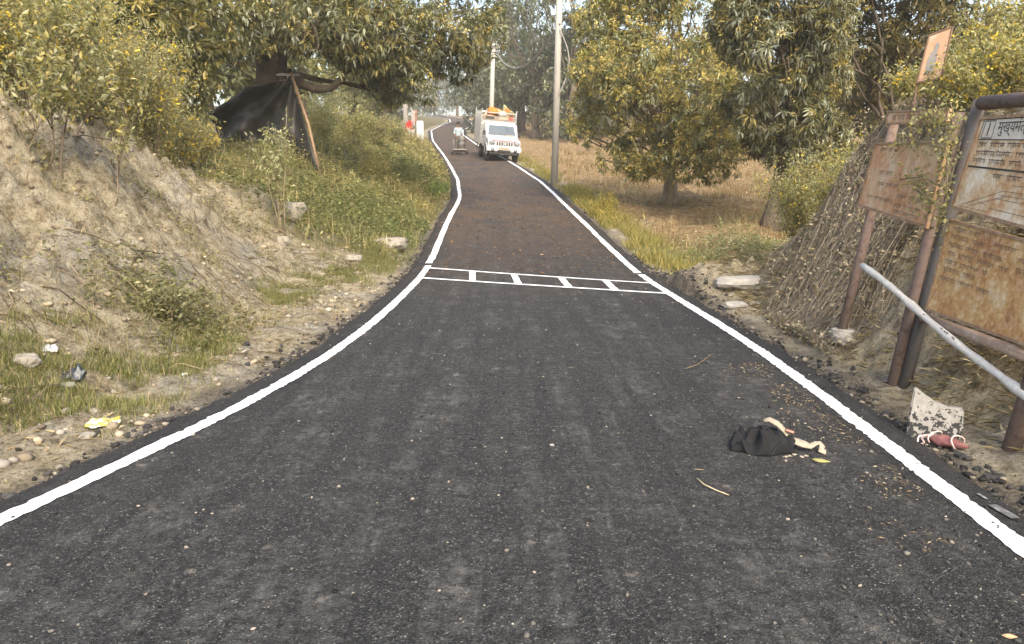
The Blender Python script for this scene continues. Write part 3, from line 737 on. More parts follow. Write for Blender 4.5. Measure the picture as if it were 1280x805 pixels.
# twigs, straw and clods on the bare mound
x, y = sample(9000, -8, -1.7, 2.2, 14, lambda x, y: np.where(DL(x, y) > .2, smooth(-.22, .3, fbm(x * 1.3, y * 1.3, 3, 101)), 0))
n = len(x); a_ = RNG.uniform(0, 6.28, n); L_ = .02 + .10 * RNG.uniform(0, 1, n) ** 2.5
eps = .05; gx_ = (ground(x + eps, y) - ground(x - eps, y)) / (2 * eps); gy_ = (ground(x, y + eps) - ground(x, y - eps)) / (2 * eps)
dd = np.stack([np.cos(a_), np.sin(a_), gx_ * np.cos(a_) + gy_ * np.sin(a_) + RNG.uniform(0, .35, n)], 1)
nrm = np.stack([-gx_, -gy_, np.ones(n)], 1)
V, T, C = stamp(SLEAF_V, SLEAF_T, np.stack([x, y, ground(x, y) + .006], 1), frames(dd, nrm) * np.stack([L_, RNG.uniform(.004, .02, n), L_], 1)[:, None, :], pick([(.20, .15, .09), (.3, .24, .15), (.14, .105, .065), (.42, .35, .22)], n, .2))
G1 = (V, T, C)
x, y = sample(9000, -8, -1.9, 2.5, 13.5, lambda x, y: np.where(DL(x, y) > .8, smooth(.0, .45, fbm(x * 1.5, y * 1.5, 4, 105)), 0))
V, T, C = merge([G1, blades(x, y, .03, .16, .004, [(.34, .28, .17), (.27, .22, .13), (.40, .34, .21), (.22, .20, .10)], 1.6)])
for _ in range(260):                                          # dead twigs lying on the slope
    x0, y0 = float(RNG.uniform(-6.5, -2.4)), float(RNG.uniform(3.5, 12.5))
    if DL(x0, y0) < .8: continue
    a0 = RNG.uniform(0, 6.28); Lw = RNG.uniform(.12, .6); tt = np.linspace(0, 1, 6)
    xs = x0 + math.cos(a0) * Lw * tt + .03 * np.sin(tt * RNG.uniform(2, 8)); ys = y0 + math.sin(a0) * Lw * tt + .03 * np.sin(tt * RNG.uniform(2, 8))
    P = np.stack([xs, ys, ground(xs, ys) + .015 + .10 * RNG.uniform() * np.sin(tt * 3)], 1); F = frames(np.gradient(P, axis=0)); r_ = RNG.uniform(.002, .006)
    ring = np.concatenate([P + F[:, :, 1] * r_, P - F[:, :, 1] * r_ * .5 + F[:, :, 2] * r_ * .87, P - F[:, :, 1] * r_ * .5 - F[:, :, 2] * r_ * .87], 1).reshape(-1, 3)
    i = np.arange(5)[:, None] * 3
    q = np.concatenate([np.concatenate([i + A, i + (A + 1) % 3, i + (A + 1) % 3 + 3], 1) for A in range(3)] + [np.concatenate([i + A, i + (A + 1) % 3 + 3, i + A + 3], 1) for A in range(3)])
    V, T, C = merge([(V, T, C), (ring, q, np.repeat(pick([(.12, .09, .06), (.2, .16, .11), (.28, .23, .16)], 1), len(ring), 0))])
tag(link('dry_litter', np_mesh('dry_litter', V, T, C), M_GRASS), 'dry twigs, dead leaves and straw scattered over the bare mound', 'dry litter', kind='stuff')

ICO = bmesh.new(); bmesh.ops.create_icosphere(ICO, subdivisions=1, radius=1); ICO.verts.ensure_lookup_table()
ICO_V = np.array([v.co[:] for v in ICO.verts]); ICO_T = np.array([[v.index for v in f.verts] for f in ICO.faces]); ICO.free()
ICO_V = ICO_V * (1 + .32 * np.array([random.uniform(-1, 1) for _ in ICO_V]))[:, None]
def stones(x, y, z, size, pal, flat=.65):
    n = len(x); A = frames(unit(n), unit(n))
    M = A * (size[:, None] * RNG.uniform(.6, 1.3, (n, 3)))[:, None, :]
    M[:, 2, :] *= flat
    return stamp(ICO_V, ICO_T, np.stack([x, y, z], 1), M, pick(pal, n, .25))
x, y = sample(4200, -7, -1.7, 2.2, 13.5, lambda x, y: np.where(DL(x, y) > .15, smooth(-.2, .3, fbm(x * 1.7, y * 1.7, 3, 103)), 0))
sz = .005 + .04 * RNG.uniform(0, 1, len(x)) ** 7
V, T, C = stones(x, y, ground(x, y) + sz * .2, sz, [(.24, .20, .14), (.28, .235, .17), (.17, .14, .10), (.22, .20, .17)])
tag(link('soil_clods', np_mesh('soil_clods', V, T, C), M_STONE), 'pale soil clods and small stones on the bare mound', 'soil clods', kind='stuff')
# broken tar crumbs along both asphalt edges
ys = np.r_[2.2 + 12 * RNG.uniform(0, 1, 6500) ** 1.3, RNG.uniform(14, 30, 700)]; side = RNG.uniform(size=len(ys)) < .5
off = np.abs(RNG.normal(0, .09, len(ys))) * (.4 + 1.6 * np.clip(vn(ys * 1.6, ys * 0 + side * 9, 55) + .5, 0, 1)) - .015
xs = np.where(side, edge_l(ys) - off * .9, edge_r(ys) + off * 1.35); sz = .004 + .026 * RNG.uniform(0, 1, len(ys)) ** 5
V, T, C = stones(xs, ys, np.maximum(ground(xs, ys), road_z(ys) - .10 + off * .3) + sz * .4, sz, [(.022, .021, .021), (.035, .034, .033), (.05, .048, .045), (.16, .14, .11)])
tag(link('tar_crumbs', np_mesh('tar_crumbs', V, T, C), M_STONE), 'crumbs of black tar and gravel along the asphalt edges', 'tar crumbs', kind='stuff')
# loose chips on the asphalt
ys = 1.9 + 13 * RNG.uniform(0, 1, 9500) ** 1.5; u_ = RNG.uniform(0, 1, len(ys))
xs = edge_l(ys) + (edge_r(ys) - edge_l(ys)) * np.where(RNG.uniform(size=len(ys)) < .3, 1 - .22 * u_, u_)
sz = .0022 + .009 * RNG.uniform(0, 1, len(ys)) ** 5
V, T, C = stones(xs, ys, road_z(ys) + sz * .35, sz, [(.03, .03, .03), (.05, .05, .048), (.02, .02, .02), (.02, .02, .02), (.10, .095, .085), (.20, .18, .15)])
tag(link('loose_chips', np_mesh('loose_chips', V, T, C), M_STONE), 'tiny loose stone chips lying on the fresh asphalt', 'gravel', kind='stuff')
# straw and earth bits dropped near the right line and by the bag
ys = RNG.uniform(2.9, 6.5, 1100); xs = xr(ys) - .12 - np.abs(RNG.normal(0, .22, len(ys))); dd = unit(len(ys)); dd[:, 2] *= .1
keep = fbm(xs * 2.5, ys * 2.5, 3, 111) > -.05; xs, ys, dd = xs[keep], ys[keep], dd[keep]; n = len(xs); L_ = RNG.uniform(.008, .04, n)
V, T, C = leaves(np.stack([xs, ys, road_z(ys) + .012], 1), dd, L_, np.full(n, .007), pick([(.3, .24, .15), (.2, .155, .1), (.42, .36, .25), (.1, .08, .06)], n), True, .4)
tag(link('dropped_straw', np_mesh('dropped_straw', V, T, C), M_GRASS), 'bits of straw and soil dropped beside the right white line', 'straw bits', kind='stuff')
# fallen brown leaves on the slope of the road
ys = RNG.uniform(12, 30, 900); xs = edge_l(ys) + (edge_r(ys) - edge_l(ys)) * RNG.uniform(.03, .97, len(ys)); n = len(xs); dd = unit(n); dd[:, 2] *= .15
L_ = RNG.uniform(.03, .10, n)
V, T, C = leaves(np.stack([xs, ys, road_z(ys) + .016], 1), dd, L_, L_ * .4, pick([(.22, .12, .05), (.3, .17, .07), (.14, .085, .045)], n), True, .3)
tag(link('fallen_leaves', np_mesh('fallen_leaves', V, T, C), M_LEAF), 'brown fallen leaves scattered over the rising asphalt', 'fallen leaves', kind='stuff')

# leafy weeds of the left bank
def weeds(n, acc_, x0, x1, y0, y1, per, L, pal, hmax, label, name, ratio=.42, mt=None, tint=.75):
    x, y = sample(n, x0, x1, y0, y1, acc_)
    h_ = hmax * RNG.uniform(.12, 1, n) * (.25 + 2.3 * np.clip(fbm(x * 1.3, y * 1.1, 3, 121) + .32, 0, 1) ** 1.5); fs = np.clip(y / 17, 1, 2.4)
    c_ = np.stack([x + RNG.normal(0, .03, n), y, ground(x, y) + h_], 1); ax = unit(n) * .5 + np.array([0, 0, 1.0])
    ax /= np.linalg.norm(ax, axis=1, keepdims=True)
    k = per; cc_ = np.repeat(c_, k, 0); cc_[:, 2] -= np.repeat(h_, k) * RNG.uniform(0, .9, n * k) ** 1.3; ph = RNG.uniform(0, 6.28, n * k); el = RNG.uniform(-.2, .8, n * k); ff = np.repeat(fs, k)
    d_ = np.stack([np.cos(ph) * np.cos(el), np.sin(ph) * np.cos(el), np.sin(el)], 1); L_ = L * RNG.uniform(.5, 1.25, n * k) * ff
    tn = (smooth(-.05, .32, fbm(x * .75, y * .6, 3, 141)) * tint)[:, None]; cw = pick(pal, n, .22)
    cw = cw * (1 - tn) + tn * pick([(.33, .27, .11), (.27, .24, .12), (.38, .32, .17), (.24, .20, .09)], n, .2)
    cw = cw * (1 + .5 * fbm(x * 1.7, y * 1.3, 3, 143))[:, None]
    V, T, C = leaves(cc_ + RNG.normal(0, .03, (n * k, 3)), d_, L_, L_ * ratio, np.repeat(np.clip(cw, .02, .6), k, 0) * RNG.uniform(.75, 1.25, (n * k, 1)), True, .6)
    # stalks
    M = np.zeros((n, 3, 3)); M[:, 0, 0] = .004; M[:, 1, 1] = h_ * .2; M[:, 2, 2] = h_
    S = stamp(BLADE_V, BLADE_T, np.stack([x, y, ground(x, y) - .01], 1), M, pick(pal, n, .2) * .8)
    V, T, C = merge([(V, T, C), S])
    return tag(link(name, np_mesh(name, V, T, C), mt or M_SMALL), label, 'weeds', kind='stuff')
tarp_px = hit(335, 204)
bank = lambda x, y: np.where(DL(x, y) > .12, (1 - .93 * patch(x, y, tarp_px[0], tarp_px[1] - .9, 1.6, 1.3)) * smooth(11.5, 13.5, y + .5 * DL(x, y) - 1) * np.clip(16 / y, .2, 1), 0)
c1 = hit(440, 262); c2 = hit(530, 225); c3 = hit(545, 245)
lush = lambda x, y: bank(x, y) * np.clip(patch(x, y, c1[0], c1[1], 1.7, 3.2) + patch(x, y, c2[0], c2[1], 1.0, 5) + .12, 0, 1)
weeds(7800, lush, -7, -1.5, 12.5, 40, 6, .075, [(.12, .145, .055), (.15, .175, .07), (.19, .20, .09), (.10, .12, .045), (.24, .23, .11)], .42, 'dense leafy green weeds covering the left bank', 'green_weeds')
weeds(6500, lambda x, y: bank(x, y) * np.clip(smooth(-.2, .25, fbm(x * .6, y * .6, 3, 131)) * .9 + .1, 0, 1), -12, -1.6, 12.5, 52, 5, .07, [(.24, .21, .07), (.30, .25, .085), (.19, .18, .07), (.34, .28, .13), (.16, .16, .07)], .38, 'yellowish flowering weeds on the left bank below the trees', 'yellow_weeds', .35)
x, y = sample(22000, -14, -1.5, 12.5, 60, lambda x, y: bank(x, y) * smooth(-.3, .2, fbm(x * .9, y * .9, 3, 133)))
V, T, C = blades(x, y, .12, .42, .012 * np.clip(y / 18, 1, 2.5)[:, None], [(.24, .22, .085), (.32, .28, .14), (.18, .19, .075), (.40, .33, .18), (.14, .16, .06)], .6)
tag(link('bank_grass', np_mesh('bank_grass', V, T, C), M_GRASS), 'rough yellow-green grass growing on the left bank', 'grass', kind='stuff')
weeds(700, lambda x, y: np.where(DL(x, y) > .6, patch(x, y, *hit(205, 385)[:2], .35, .6) + .6 * patch(x, y, *hit(250, 400)[:2], .3, .5), 0), -5, -2, 5, 9, 5, .06, [(.13, .14, .06), (.18, .17, .075), (.22, .20, .12), (.10, .11, .05)], .20, 'grey-green weeds at the foot of the bare mound', 'mound_weeds', tint=.1)
weeds(1500, lambda x, y: np.where(DL(x, y) > .9, smooth(.12, .4, fbm(x * 1.6, y * 1.6, 3, 151)), 0), -6.5, -2.2, 3.5, 12.8, 5, .05, [(.17, .17, .08), (.22, .205, .10), (.26, .24, .14), (.13, .13, .06)], .16, 'sparse dusty weeds scattered over the mound face', 'sparse_weeds', tint=.4)
weeds(900, lambda x, y: np.where(DR(x, y) > .2, patch(x, y, *hit(905, 318)[:2], .9, 1.1) + .9 * patch(x, y, *hit(950, 310)[:2], .8, 1.0), 0), 2, 6, 9, 17, 6, .065, [(.19, .21, .10), (.25, .26, .14), (.30, .31, .2), (.14, .16, .07)], .34, 'pale green weeds behind the dirt heap', 'field_weeds', tint=.15)
weeds(500, lambda x, y: np.where(DR(x, y) > .15, patch(x, y, *hit(752, 270)[:2], .35, 1.4) + .6 * patch(x, y, *hit(728, 252)[:2], .3, 1.5), 0), 1.5, 4, 14, 26, 6, .06, [(.22, .2, .05), (.3, .25, .06), (.36, .28, .07)], .4, 'yellow flowering weeds beside the asphalt below the pole', 'yellow_weeds')

# hanging dry vines over the clay bank
def vines(n, label):
    parts = []
    mbv, mbt, mbc, cnt = [], [], [], 0
    for k in range(n):
        Y0 = random.uniform(7.3, 11.0)
        edge = float(xr(Y0)) + .23
        x0 = edge + random.uniform(.8, 2.9); L = random.uniform(.5, 1.9); a_ = math.pi + (random.uniform(-.8, .5) * 1.1 if k % 5 > 1 else random.uniform(-2.2, 2.2))
        m_ = 8; tt = np.linspace(0, 1, m_)
        xs = x0 + math.cos(a_) * L * tt + .09 * np.sin(tt * random.uniform(3, 14) + random.random() * 6)
        ys = Y0 - abs(math.sin(a_)) * L * tt * .8 + .09 * np.sin(tt * random.uniform(3, 14) + random.random() * 6)
        if project((xs[-1], ys[-1], 0.2))[0] < 958 or project((xs[4], ys[4], 0.5))[0] < 962 or project((xs[4], ys[4], .8))[0] > 1120 + 60 * random.random(): continue
        xs = np.maximum(xs, xr(ys) + .55)
        zs = ground(xs, ys) + random.uniform(.01, .09) * (1 + .6 * np.sin(tt * 3.1)) + .02 * np.sin(tt * 11 + k)
        P = np.stack([xs, ys, zs], 1); r_ = random.uniform(.001, .0038)
        tg = np.gradient(P, axis=0); F = frames(tg)
        ring = np.concatenate([P + F[:, :, 1] * r_, P - F[:, :, 1] * r_ * .5 + F[:, :, 2] * r_ * .87, P - F[:, :, 1] * r_ * .5 - F[:, :, 2] * r_ * .87], 1).reshape(-1, 3)
        i = np.arange(m_ - 1)[:, None] * 3
        q = []
        for j in range(3):
            A, B = j, (j + 1) % 3
            q.append(np.concatenate([i + A, i + B, i + B + 3], 1)); q.append(np.concatenate([i + A, i + B + 3, i + A + 3], 1))
        parts.append((ring, np.concatenate(q), np.repeat(pick([(.25, .215, .17), (.32, .28, .22), (.19, .16, .125), (.40, .35, .28), (.14, .115, .09)], 1), len(ring), 0)))
        nl = 7; kk = RNG.integers(1, m_, nl)
        L_ = RNG.uniform(.02, .055, nl); parts.append(leaves(P[kk] + RNG.normal(0, .015, (nl, 3)), unit(nl), L_, L_ * .6, pick([(.30, .25, .18), (.40, .34, .25), (.22, .18, .12), (.27, .26, .17)], nl), True, 1))
    V, T, C = merge(parts)
    tag(link('dry_vines', np_mesh('dry_vines', V, T, C), M_GRASS), label, 'dry vines', kind='stuff')
vines(6000, 'thatch of dry brown vines and roots hanging down the clay bank')
# ================================================================== SIGN BOARDS
def plane_pt(px, py, P0, n):
    d = ray(px, py); return O + d * (np.dot(P0 - O, n) / np.dot(d, n))
m, nt, p = nodes('rusted_board')
r1 = noise(nt, 3.1, 9, .68); r2 = noise(nt, 13, 8, .72); r3 = noise(nt, 55, 4, .7)
cA = ramp(nt, r1, [(.36, (.32, .12, .04)), (.45, (.46, .22, .09)), (.52, (.50, .31, .18)), (.59, (.52, .37, .23)), (.68, (.56, .46, .33))])
cB = ramp(nt, r2, [(.38, (.26, .12, .045)), (.5, (.46, .29, .15)), (.62, (.56, .46, .33))])
nt.links.new(mixc(nt, .42, cA, cB), p.inputs['Base Color']); p.inputs['Roughness'].default_value = .8
bump(nt, p, r3, .25, .002); M_BOARD_A = m
m, nt, p = nodes('rusted_cream_board')
r1 = noise(nt, 4.5, 9, .7); r2 = noise(nt, 20, 8, .75)
cA = ramp(nt, r1, [(.36, (.33, .14, .04)), (.44, (.45, .23, .08)), (.51, (.56, .41, .24)), (.58, (.66, .58, .45)), (.68, (.72, .67, .58))])
cB = ramp(nt, r2, [(.38, (.28, .13, .05)), (.5, (.53, .40, .25)), (.62, (.68, .61, .50))])
nt.links.new(mixc(nt, .38, cA, cB), p.inputs['Base Color']); p.inputs['Roughness'].default_value = .75; M_BOARD_B = m
m, nt, p = nodes('rusted_orange_board')
r1 = noise(nt, 4.0, 9, .7); r2 = noise(nt, 24, 8, .75)
cA = ramp(nt, r1, [(.36, (.24, .09, .03)), (.46, (.40, .19, .055)), (.54, (.50, .31, .11)), (.64, (.62, .50, .32))])
cB = ramp(nt, r2, [(.38, (.19, .08, .035)), (.5, (.42, .25, .10)), (.63, (.66, .55, .38))])
nt.links.new(mixc(nt, .4, cA, cB), p.inputs['Base Color']); p.inputs['Roughness'].default_value = .75; M_BOARD_C = m
M_TRIM = mat('rusted_trim', (.40, .30, .19), (.27, .17, .10), (.17, .10, .06), scale=18, rough=.8, bumps=.2, bd=.002)
M_INK = mat('black_lettering', (.03, .028, .026), (.05, .045, .04), scale=30, rough=.7, bumps=0)
M_FADED = mat('faded_lettering', (.16, .11, .075), (.22, .15, .10), scale=30, rough=.8, bumps=0)
M_PLATE = mat('white_panel_paint', (.60, .57, .50), (.52, .47, .39), (.44, .36, .26), scale=12, rough=.7, bumps=0)

class Face:
    """frame on a board: origin at top-left, u to the right, v down, w out of the face, in metres"""
    def __init__(s, q, out):
        s.q = [np.asarray(p_, float) for p_ in q]; s.u = s.q[1] - s.q[0]; s.v = s.q[3] - s.q[0]; s.W = np.linalg.norm(s.u); s.H = np.linalg.norm(s.v); s.w = out
    def pt(s, a_, b_, w=0):                                  # a,b in 0..1
        q = s.q; return (q[0] * (1 - a_) + q[1] * a_) * (1 - b_) + (q[3] * (1 - a_) + q[2] * a_) * b_ + s.w * w
    def text(s, txt, a0, b0, hgt, mat_, parent, name='lettering', wmax=None, lift=.0035):
        cu = bpy.data.curves.new(name, 'FONT'); cu.body = txt; cu.size = 1.0; cu.resolution_u = 3
        o = bpy.data.objects.new(name, cu); COL.objects.link(o)
        dg = bpy.context.evaluated_depsgraph_get(); me = bpy.data.meshes.new_from_object(o.evaluated_get(dg))
        bpy.data.objects.remove(o)
        if len(me.vertices) == 0: return None
        co = np.array([v.co[:] for v in me.vertices]); sc = hgt
        w_ = co[:, 0].max() * sc
        sx_ = 1 if wmax is None or w_ <= wmax else wmax / w_
        for v in me.vertices:
            P = s.pt(a0 + v.co.x * sc * sx_ / s.W, b0 - v.co.y * sc / s.H, lift); v.co = tuple(P - parent_loc(parent))
        return tag(link(name, me, mat_, parent), kind='stuff')
    def strip(s, mb, a0, b0, a1, b1, th, lift=.003):          # thin stroke
        P0, P1 = s.pt(a0, b0, lift), s.pt(a1, b1, lift); d_ = P1 - P0; L = np.linalg.norm(d_); n = np.cross(s.w, d_ / max(L, 1e-6)) * th / 2
        mb.add([P0 - n, P1 - n, P1 + n, P0 + n], [(0, 1, 2, 3)])
    def scrawl(s, rows, mat_, parent, name='lettering', seed=1):
        """rows of weathered, no longer legible script: head-line with strokes below"""
        rg = random.Random(seed); mb = MB()
        for b0, a0, a1, h_ in rows:
            a_ = a0
            while a_ < a1:
                wl = rg.uniform(.06, .17)
                e = min(a_ + wl, a1); s.strip(mb, a_, b0, e, b0, .0045)
                k = a_
                while k < e - .012:
                    hh = h_ * rg.uniform(.7, 1); s.strip(mb, k + .01, b0, k + .01 + rg.uniform(-.004, .004), b0 + hh, .0045)
                    if rg.random() < .75: s.strip(mb, k + .01, b0 + hh * rg.uniform(.35, .6), k + .01 + rg.uniform(.008, .016), b0 + hh * rg.uniform(.3, .9), .004)
                    if rg.random() < .3: s.strip(mb, k + .008, b0 - h_ * .35, k + .02, b0 - h_ * .08, .004)
                    k += rg.uniform(.015, .027)
                a_ = e + rg.uniform(.015, .035)
        return tag(mb.build(name, mat_, parent, off=parent_loc(parent)), kind='stuff')

def parent_loc(o):
    return np.array(o.location) if o.parent is None else np.array(o.parent.location) + np.array(o.location)

# --- left, fully rusted board
A1 = hit(1040, 432); A2 = hit(1106, 482)
A1t = at(1113, 140, A1[1])
nA = np.cross(A2 - A1, A1t - A1); nA /= np.linalg.norm(nA)
if np.dot(nA, O - A1) < 0: nA = -nA
sgnA = empty('sign_board', (A1 + A2) / 2); offA = parent_loc(sgnA)
tag(sgnA, 'rust-brown notice board with a narrow header plate, overgrown, faded beyond reading', 'sign board')
def post(P0, top_px, P, n, rad, mat_, parent, off, name='post'):
    T_ = plane_pt(*top_px, P, n) - n * (rad + .012); B_ = P0 - n * (rad + .012); d_ = (B_ - T_); B_ = B_ + d_ / np.linalg.norm(d_) * .15
    return MB().tube([B_, B_ * .5 + T_ * .5, T_], rad, 14).build(name, mat_, parent, True, off=off)
post(A1, (1113, 140), A1, nA, .042, M_RUST, sgnA, offA)
post(A2, (1190, 140), A1, nA, .042, M_RUST, sgnA, offA)
def board(corners, P, n, mat_, trim, parent, off, name='board', rim=.022):
    q = [plane_pt(*c_, P, n) for c_ in corners]
    b_ = MB().slab(q, n, .02).build(name, mat_, parent, off=off)
    f = MB(); cen = sum(q) / 4
    for i in range(4):
        a_, c_ = q[i], q[(i + 1) % 4]
        d_ = (c_ - a_) / np.linalg.norm(c_ - a_); inn = np.cross(n, d_); inn *= np.sign(np.dot(inn, cen - a_)); e = rim if i % 2 else 0
        f.slab([a_ + d_ * e + n * .0205, c_ - d_ * e + n * .0205, c_ - d_ * e + inn * rim + n * .0205, a_ + d_ * e + inn * rim + n * .0205], n, .007)
    f.build('board_rim', trim, b_, off=off)
    return b_, Face([p_ + n * .0205 for p_ in q], n)
bA, fA = board([(1098, 178), (1189, 176), (1161, 286), (1075, 258)], A1, nA, M_BOARD_A, M_TRIM, sgnA, offA)
hA, fhA = board([(1114, 139), (1191, 136), (1187, 155), (1110, 156)], A1, nA, M_BOARD_A, M_TRIM, sgnA, offA, 'header_plate', .015)
def scr(face, rows, mat_, parent, root, seed):
    o = face.scrawl(rows, mat_, root, seed=seed); o.parent = parent; return o
scr(fA, [(.42, .2, .42, .05), (.58, .22, .55, .06), (.70, .55, .9, .05), (.79, .1, .5, .05), (.82, .55, .85, .05), (.9, .55, .9, .05), (.1, .12, .3, .05)], M_FADED, bA, sgnA, 3)
scr(fhA, [(.35, .1, .8, .4)], M_FADED, hA, sgnA, 4)

# --- right, lettered board
B1 = hit(1120, 484); B2 = hit(1250, 562)
B1t = at(1220, 124, B1[1])
nB = np.cross(B2 - B1, B1t - B1); nB /= np.linalg.norm(nB)
if np.dot(nB, O - B1) < 0: nB = -nB
sgnB = empty('sign_board', (B1 + B2) / 2); offB = parent_loc(sgnB)
tag(sgnB, 'large lettered notice board in two rusty panels under a brown pipe', 'sign board')
Bpost2_top = (1388, 112)
post(B1, (1215, 124), B1, nB, .044, M_GREYPIPE, sgnB, offB)
post(B2, Bpost2_top, B1, nB, .048, M_RUST, sgnB, offB)
tp0, tp1 = plane_pt(1222, 128, B1, nB) - nB * .03, plane_pt(1400, 112, B1, nB) - nB * .03
MB().tube([tp0, tp1], .047, 16).build('top_pipe', M_RUST, sgnB, True, off=offB)
lp0, lp1 = plane_pt(1150, 396, B1, nB) - nB * .03, plane_pt(1330, 464, B1, nB) - nB * .03
MB().tube([lp0, lp0 * .6 + lp1 * .4, lp1], .036, 14).build('bottom_pipe', mat('pale_pipe', (.36, .28, .21), (.27, .19, .14), (.42, .35, .28), scale=10, rough=.8, bumps=.2, bd=.003), sgnB, True, off=offB)
bB, fB = board([(1230, 147), (1398, 134), (1372, 312), (1193, 261)], B1, nB, M_BOARD_B, M_TRIM, sgnB, offB, 'board', .02)
bC, fC = board([(1191, 274), (1370, 322), (1335, 452), (1161, 388)], B1, nB, M_BOARD_C, M_TRIM, sgnB, offB, 'board', .018)
# white heading field, black rules and lettering of the upper panel
hq = [fB.pt(.05, .035), fB.pt(.97, .035), fB.pt(.97, .24), fB.pt(.05, .24)]
hp = MB().slab(hq, nB, .0012).build('heading_field', M_PLATE, bB, off=offB)
mb = MB()
for a0, b0, a1, b1 in ((.05, .035, .97, .035), (.05, .24, .97, .24), (.05, .035, .05, .24), (.165, .05, .165, .225), (.07, .05, .165, .05), (.07, .225, .165, .225), (.07, .05, .07, .225), (.03, .525, .98, .525)):
    fB.strip(mb, a0, b0, a1, b1, .006 if b0 < .5 else .012, .0025)
mb.build('ruled_line', M_INK, bB, off=offB)
def txt(face, s_, a0, b0, h_, mat_, par, root, wmax=None):
    o = face.text(s_, a0, b0, h_, mat_, root, wmax=wmax)
    if o: o.parent = par
    return o
HB = fB.H
txt(fB, '1', .095, .2, .19 * HB, M_INK, bB, sgnB)
txt(fB, 'मुख्यमंत्री', .20, .165, .155 * HB, M_INK, bB, sgnB, wmax=.5 * fB.W)
txt(fB, 'विभाग', .45, .225, .07 * HB, M_INK, bB, sgnB)
scr(fB, [(.275, .06, .6, .05), (.36, .06, .9, .05), (.44, .06, .62, .05), (.575, .27, .95, .05)], M_INK, bB, sgnB, 8)
mb = MB()                                                     # thin line sketch of a bridge ramp
for a0, b0, a1, b1 in ((.08, .93, .38, .72), (.14, .93, .42, .755), (.38, .72, .95, .70), (.36, .76, .95, .745), (.34, .80, .95, .79), (.06, .95, .3, .94), (.2, .86, .28, .88), (.44, .66, .7, .64), (.3, .9, .95, .9), (.5, .72, .5, .79), (.62, .715, .62, .785)):
    fB.strip(mb, a0, b0, a1, b1, .0035, .0025)
mb.build('line_sketch', M_FADED, bB, off=offB)
scr(fC, [(.07, .06, .3, .05), (.15, .05, .35, .05), (.12, .42, .6, .05), (.24, .05, .5, .05), (.33, .06, .55, .05), (.42, .06, .42, .05), (.5, .06, .36, .05), (.6, .05, .5, .05), (.2, .6, .95, .05), (.3, .6, .9, .05)], M_FADED, bC, sgnB, 12)
# --- small picture board on the bank
Y_c = 8.2
cpt = at(1146, 172, Y_c); zc = gz(cpt[0], Y_c)
sgnC = empty('sign_board', (cpt[0], Y_c, zc)); offC = parent_loc(sgnC)
tag(sgnC, 'small wooden framed picture board standing among the shrubs on the bank', 'sign board')
q = [at(1162, 45, Y_c), at(1191, 34, Y_c - .12), at(1177, 98, Y_c - .12), at(1146, 104, Y_c)]
nC = np.cross(q[1] - q[0], q[3] - q[0]); nC /= np.linalg.norm(nC); nC = nC if np.dot(nC, O - q[0]) > 0 else -nC
M_WOODF = mat('brown_frame', (.12, .075, .05), (.17, .11, .075), scale=20, rough=.8, bumps=.2)
pb = MB().slab(q, nC, .015).build('board', mat('faded_picture', (.42, .29, .2), (.36, .22, .14), (.46, .36, .27), scale=7, rough=.8, bumps=0), sgnC, off=offC)
fc = Face([p_ + nC * .016 for p_ in q], nC)
for i in range(4):
    a_, c_ = q[i], q[(i + 1) % 4]; MB().tube([a_ + nC * .012, c_ + nC * .012], .011, 6).build('frame_bar', M_WOODF, sgnC, off=offC)
mb = MB(); mb.add([fc.pt(.42 + .20 * math.cos(t), .62 + .26 * math.sin(t), .002) for t in np.linspace(0, 6.28, 15)[:-1]], [tuple(range(14))])
mb.add([fc.pt(.5 + .10 * math.cos(t), .32 + .09 * math.sin(t), .002) for t in np.linspace(0, 6.28, 13)[:-1]], [tuple(range(12))])
mb.build('faded_figure', mat('faded_blue_grey', (.16, .17, .18), (.22, .2, .18), scale=15, rough=.8, bumps=0), pb, off=offC)
for e in (q[3], q[2]):
    g_ = np.array([e[0] - .03, e[1], gz(e[0] - .03, e[1]) - .1]); MB().tube([g_, e - nC * .012], .014, 8).build('post', M_WOODF, sgnC, True, off=offC)

# --- pale pole leaning across the posts
pA, pB = at(1078, 332, A1[1] - .45), at(1345, 548, B2[1] - .45)
pole = empty('wooden_pole', pA); tag(pole, 'pale grey debarked pole lying across the sign posts', 'pole')
n = 22; pts = [pA + (pB - pA) * t + np.array([0, 0, .012 * math.sin(t * 9)]) for t in np.linspace(0, 1, n)]
M_POLEW = mat('weathered_wood', (.62, .59, .54), (.50, .47, .42), (.68, .66, .61), scale=14, rough=.9, bumps=.35, bscale=50, bd=.004)
MB().tube(pts, [.025 + .003 * math.sin(k * 1.9) + (.006 if k % 5 == 2 else 0) for k in range(n)], 12).build('shaft', M_POLEW, pole, True, off=pA)
mb = MB()
for k in range(26):
    t = random.random(); c_ = pA + (pB - pA) * t; d_ = np.array([-.55 + .3 * random.random(), -.6, .55 * random.uniform(-.4, 1)]); d_ /= np.linalg.norm(d_)
    u_ = (pB - pA) / np.linalg.norm(pB - pA); s_ = np.cross(d_, u_); c_ = c_ + d_ * .0295
    mb.add([c_ + u_ * .014 * math.cos(a_) + s_ * .006 * math.sin(a_) for a_ in np.linspace(0, 6.28, 7)[:-1]], [tuple(range(6))])
tag(mb.build('bark_scar', M_INK, pole, off=pA), kind='stuff')
